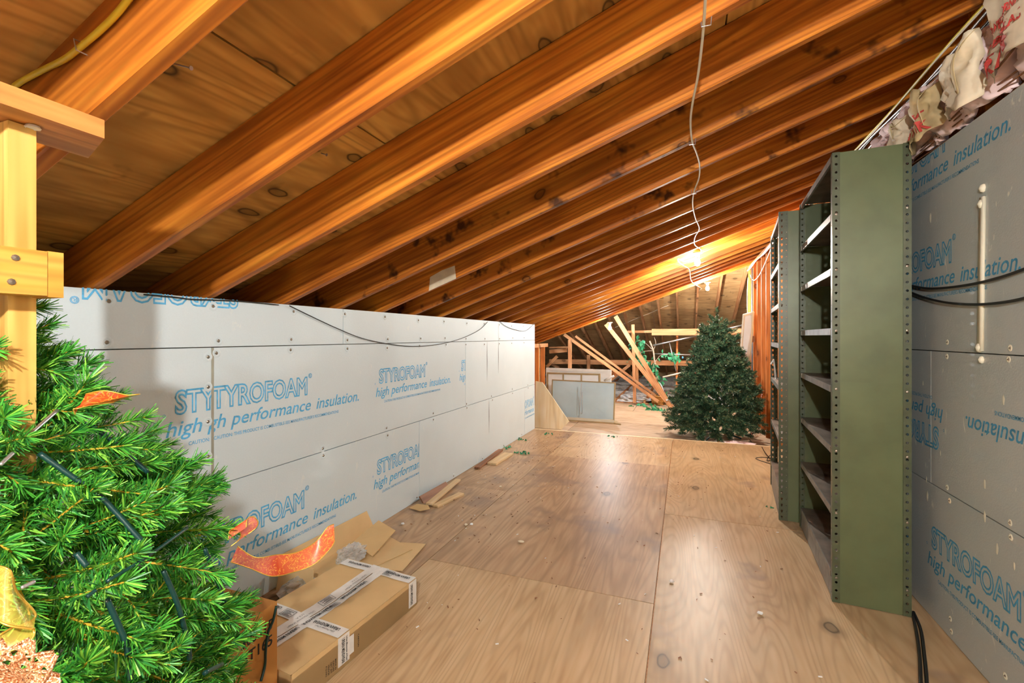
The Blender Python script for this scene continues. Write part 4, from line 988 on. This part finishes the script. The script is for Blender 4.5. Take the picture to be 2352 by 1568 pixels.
cable('grey_hook', [at_y(1336, 880, 7.52), at_y(1334, 905, 7.5), at_y(1332, 940, 7.47), at_y(1334, 949, 7.46), at_y(1337, 944, 7.46), at_y(1337, 900, 7.5)], .006, 'pipe', 'long grey wire hook hanging in front of the mesh screen', 'hook')
# pale plywood offcut leaning at the end of the white boards
a = [at_y(x, y, 6.62) for x, y in ((1228, 990), (1289, 985), (1307, 968), (1246, 878), (1230, 875))]
a[0].z = FZ + .001; a[1].z = FZ + .001
tag(MB().prism([p - a[0] for p in a], (0, .014, 0)).build('plywood_offcut', 'pale_ply', None, loc=a[0]), 'pale plywood offcut with slanted edge leaning at the end of the white boards', 'board')

# ---- ficus in a basket
fc = at_z(1512, 929, FZ); fc.z = FZ
t_ = thing('potted_ficus', 'sparse artificial ficus in a woven basket beyond the tree', 'plant', fc)
bk = MB().lathe([(.11, 0), (.125, .03), (.14, .10), (.15, .17), (.155, .185), (.145, .19), (.135, .17), (0, .16)], 18).build('basket', 'basket', t_, True)
for k in range(6):
    MB().tube([((.122 + .005 * k + (.004 if i % 2 else -.002)) * math.cos(i * math.pi / 12), (.122 + .005 * k + (.004 if i % 2 else -.002)) * math.sin(i * math.pi / 12), .02 + .03 * k) for i in range(25)], .009, 5, cap=False).build('weave', 'basket', bk, True)
tp = [Vector((0, 0, .15)), Vector((.03, 0, .35)), Vector((-.03, .01, .6)), Vector((-.07, 0, .85)), Vector((-.10, .02, 1.1)), Vector((-.17, 0, 1.3))]
MB().tube(smooth_path(tp, 4), .017, 7).build('trunk', 'bark', t_, True)
MB().tube(smooth_path([p + Vector((.02 * math.sin(i * 2.4), .02 * math.cos(i * 2.4), 0)) for i, p in enumerate(tp[:4])], 4), .013, 7).build('trunk', 'bark', t_, True)
tw = [[tp[4], tp[4] + Vector((-.15, 0, .15)), tp[4] + Vector((-.32, 0, .22))], [tp[3], tp[3] + Vector((.12, -.02, .16)), tp[3] + Vector((.30, 0, .18))], [tp[4], tp[4] + Vector((.05, 0, .15)), tp[4] + Vector((.02, 0, .28))],
      [tp[4], tp[4] + Vector((-.2, 0, -.02)), tp[4] + Vector((-.34, 0, -.10))], [tp[2], tp[2] + Vector((-.12, 0, .06)), tp[2] + Vector((-.16, 0, -.04))], [tp[3], tp[3] + Vector((.02, -.1, .05)), tp[3] + Vector((-.04, -.14, -.12))]]
for b in tw: MB().tube(smooth_path(b, 4), .006, 5).build('twig', 'bark', t_, True)
leaf = MB().add([(0, 0, 0), (.02, .006, .016), (.05, 0, .0), (.02, .006, -.016), (.022, -.004, 0)], [(0, 4, 1), (1, 4, 2), (0, 3, 4), (3, 2, 4)]).mesh('leaf'); leaf.materials.append(M['leaf'])
rr = random.Random(8)
def leaves_at(c_, n, sp, par, s=(1.7, 2.7)):
    for k in range(n):
        o = link('leaf', leaf, par, Vector(c_) + Vector((rr.gauss(0, sp[0]), rr.gauss(0, sp[1]), rr.gauss(0, sp[2])))); o.rotation_euler = (rr.uniform(-1, 1), rr.uniform(.2, 1.8), rr.uniform(0, 6.3)); k_ = rr.uniform(*s); o.scale = (k_, k_, k_)
for c_, n, sp in (((-.40, 0, 1.24), 40, (.07, .06, .06)), ((-.40, -.02, 1.02), 34, (.07, .06, .07)), ((-.30, 0, .90), 22, (.09, .05, .04)), ((.24, 0, 1.03), 26, (.09, .05, .05)), ((-.12, -.05, .72), 34, (.06, .05, .10)), ((-.08, -.05, .5), 20, (.08, .05, .05)), ((.05, 0, .55), 10, (.04, .05, .08)), ((.14, -.03, .2), 12, (.05, .04, .07))):
    leaves_at(c_, n, sp, t_)
for (px, py), n, sp, lab in (((1508, 938), 46, .10, 'heap of fallen ficus leaves in front of the basket'), ((1478, 930), 16, .10, 'few fallen ficus leaves on the far floor left of the basket')):
    c_ = at_z(px, py, FZ + .03); t2 = thing('leaf_heap', lab, 'leaves', (c_.x, c_.y, FZ)); leaves_at((0, 0, .035), n, (sp, sp * .7, .012), t2)
for (px, py), n, sp, lab in (((1196, 1043), 14, .045, 'dark green leaf sprig on the floor past the pale offcut'), ((1163, 1028), 7, .035, 'small green leaf sprig beside the white boards'), ((1195, 1010), 7, .04, 'green leaf scraps at the foot of the white boards near the floor edge'), ((1408, 1003), 5, .03, 'green leaf scrap near the middle of the floor edge'), ((1772, 1167), 3, .012, 'single green leaf scrap by the slotted shelving'), ((1258, 997), 4, .03, 'tiny green leaf scrap at the floor corner')):
    c_ = at_z(px, py, 0); t2 = thing('leaf_sprig', lab, 'leaves', c_); leaves_at((0, 0, .018), n, (sp, sp, .006), t2, (.7, 1.1))
# scattered crumbs
mb = MB()
for k in range(620):
    x = rr.uniform(-1.9, .65) if rr.random() < .5 else rr.gauss(-1.45, .25); y = rr.uniform(1.2, 5.8)
    if not -1.9 < x < .62 or (x < -1.15 and y < 2.5): continue
    s = rr.uniform(.0015, .0048); a = rr.uniform(0, 3); mb.bar((x - s * 1.5 * math.cos(a), y - s * 1.5 * math.sin(a), .002), (x + s * 1.5 * math.cos(a), y + s * 1.5 * math.sin(a), .002 + s * .3), s * .6, s, mi=1 if rr.random() < .25 else 0)
tag(mb.build('floor_crumbs', ['trim_dark', 'white']), 'brown splinters and white crumbs scattered over the plywood floor', 'debris', kind='stuff')
for k, (px, py) in enumerate(((1197, 1243), (925, 1202), (1083, 1203), (1070, 1204), (1543, 1334), (1746, 1407), (1150, 1117))):
    crumple('foam_bit', at_z(px, py, .008), (.012 * (1.6 if k == 0 else 1), .009, .007), 'white' if k % 3 else 'kraft_l', 'small white foam bit lying on the plywood floor', 'foam bit', k, 2)['group'] = 'foam bits on the plywood floor'

crumple('pink_fluff_clump', (.62, 6.22, FZ + .05), (.22, .10, .05), 'pink', 'flat pink fluff clump on the low floor at the foot of the dark tree', 'insulation', 6, 3)
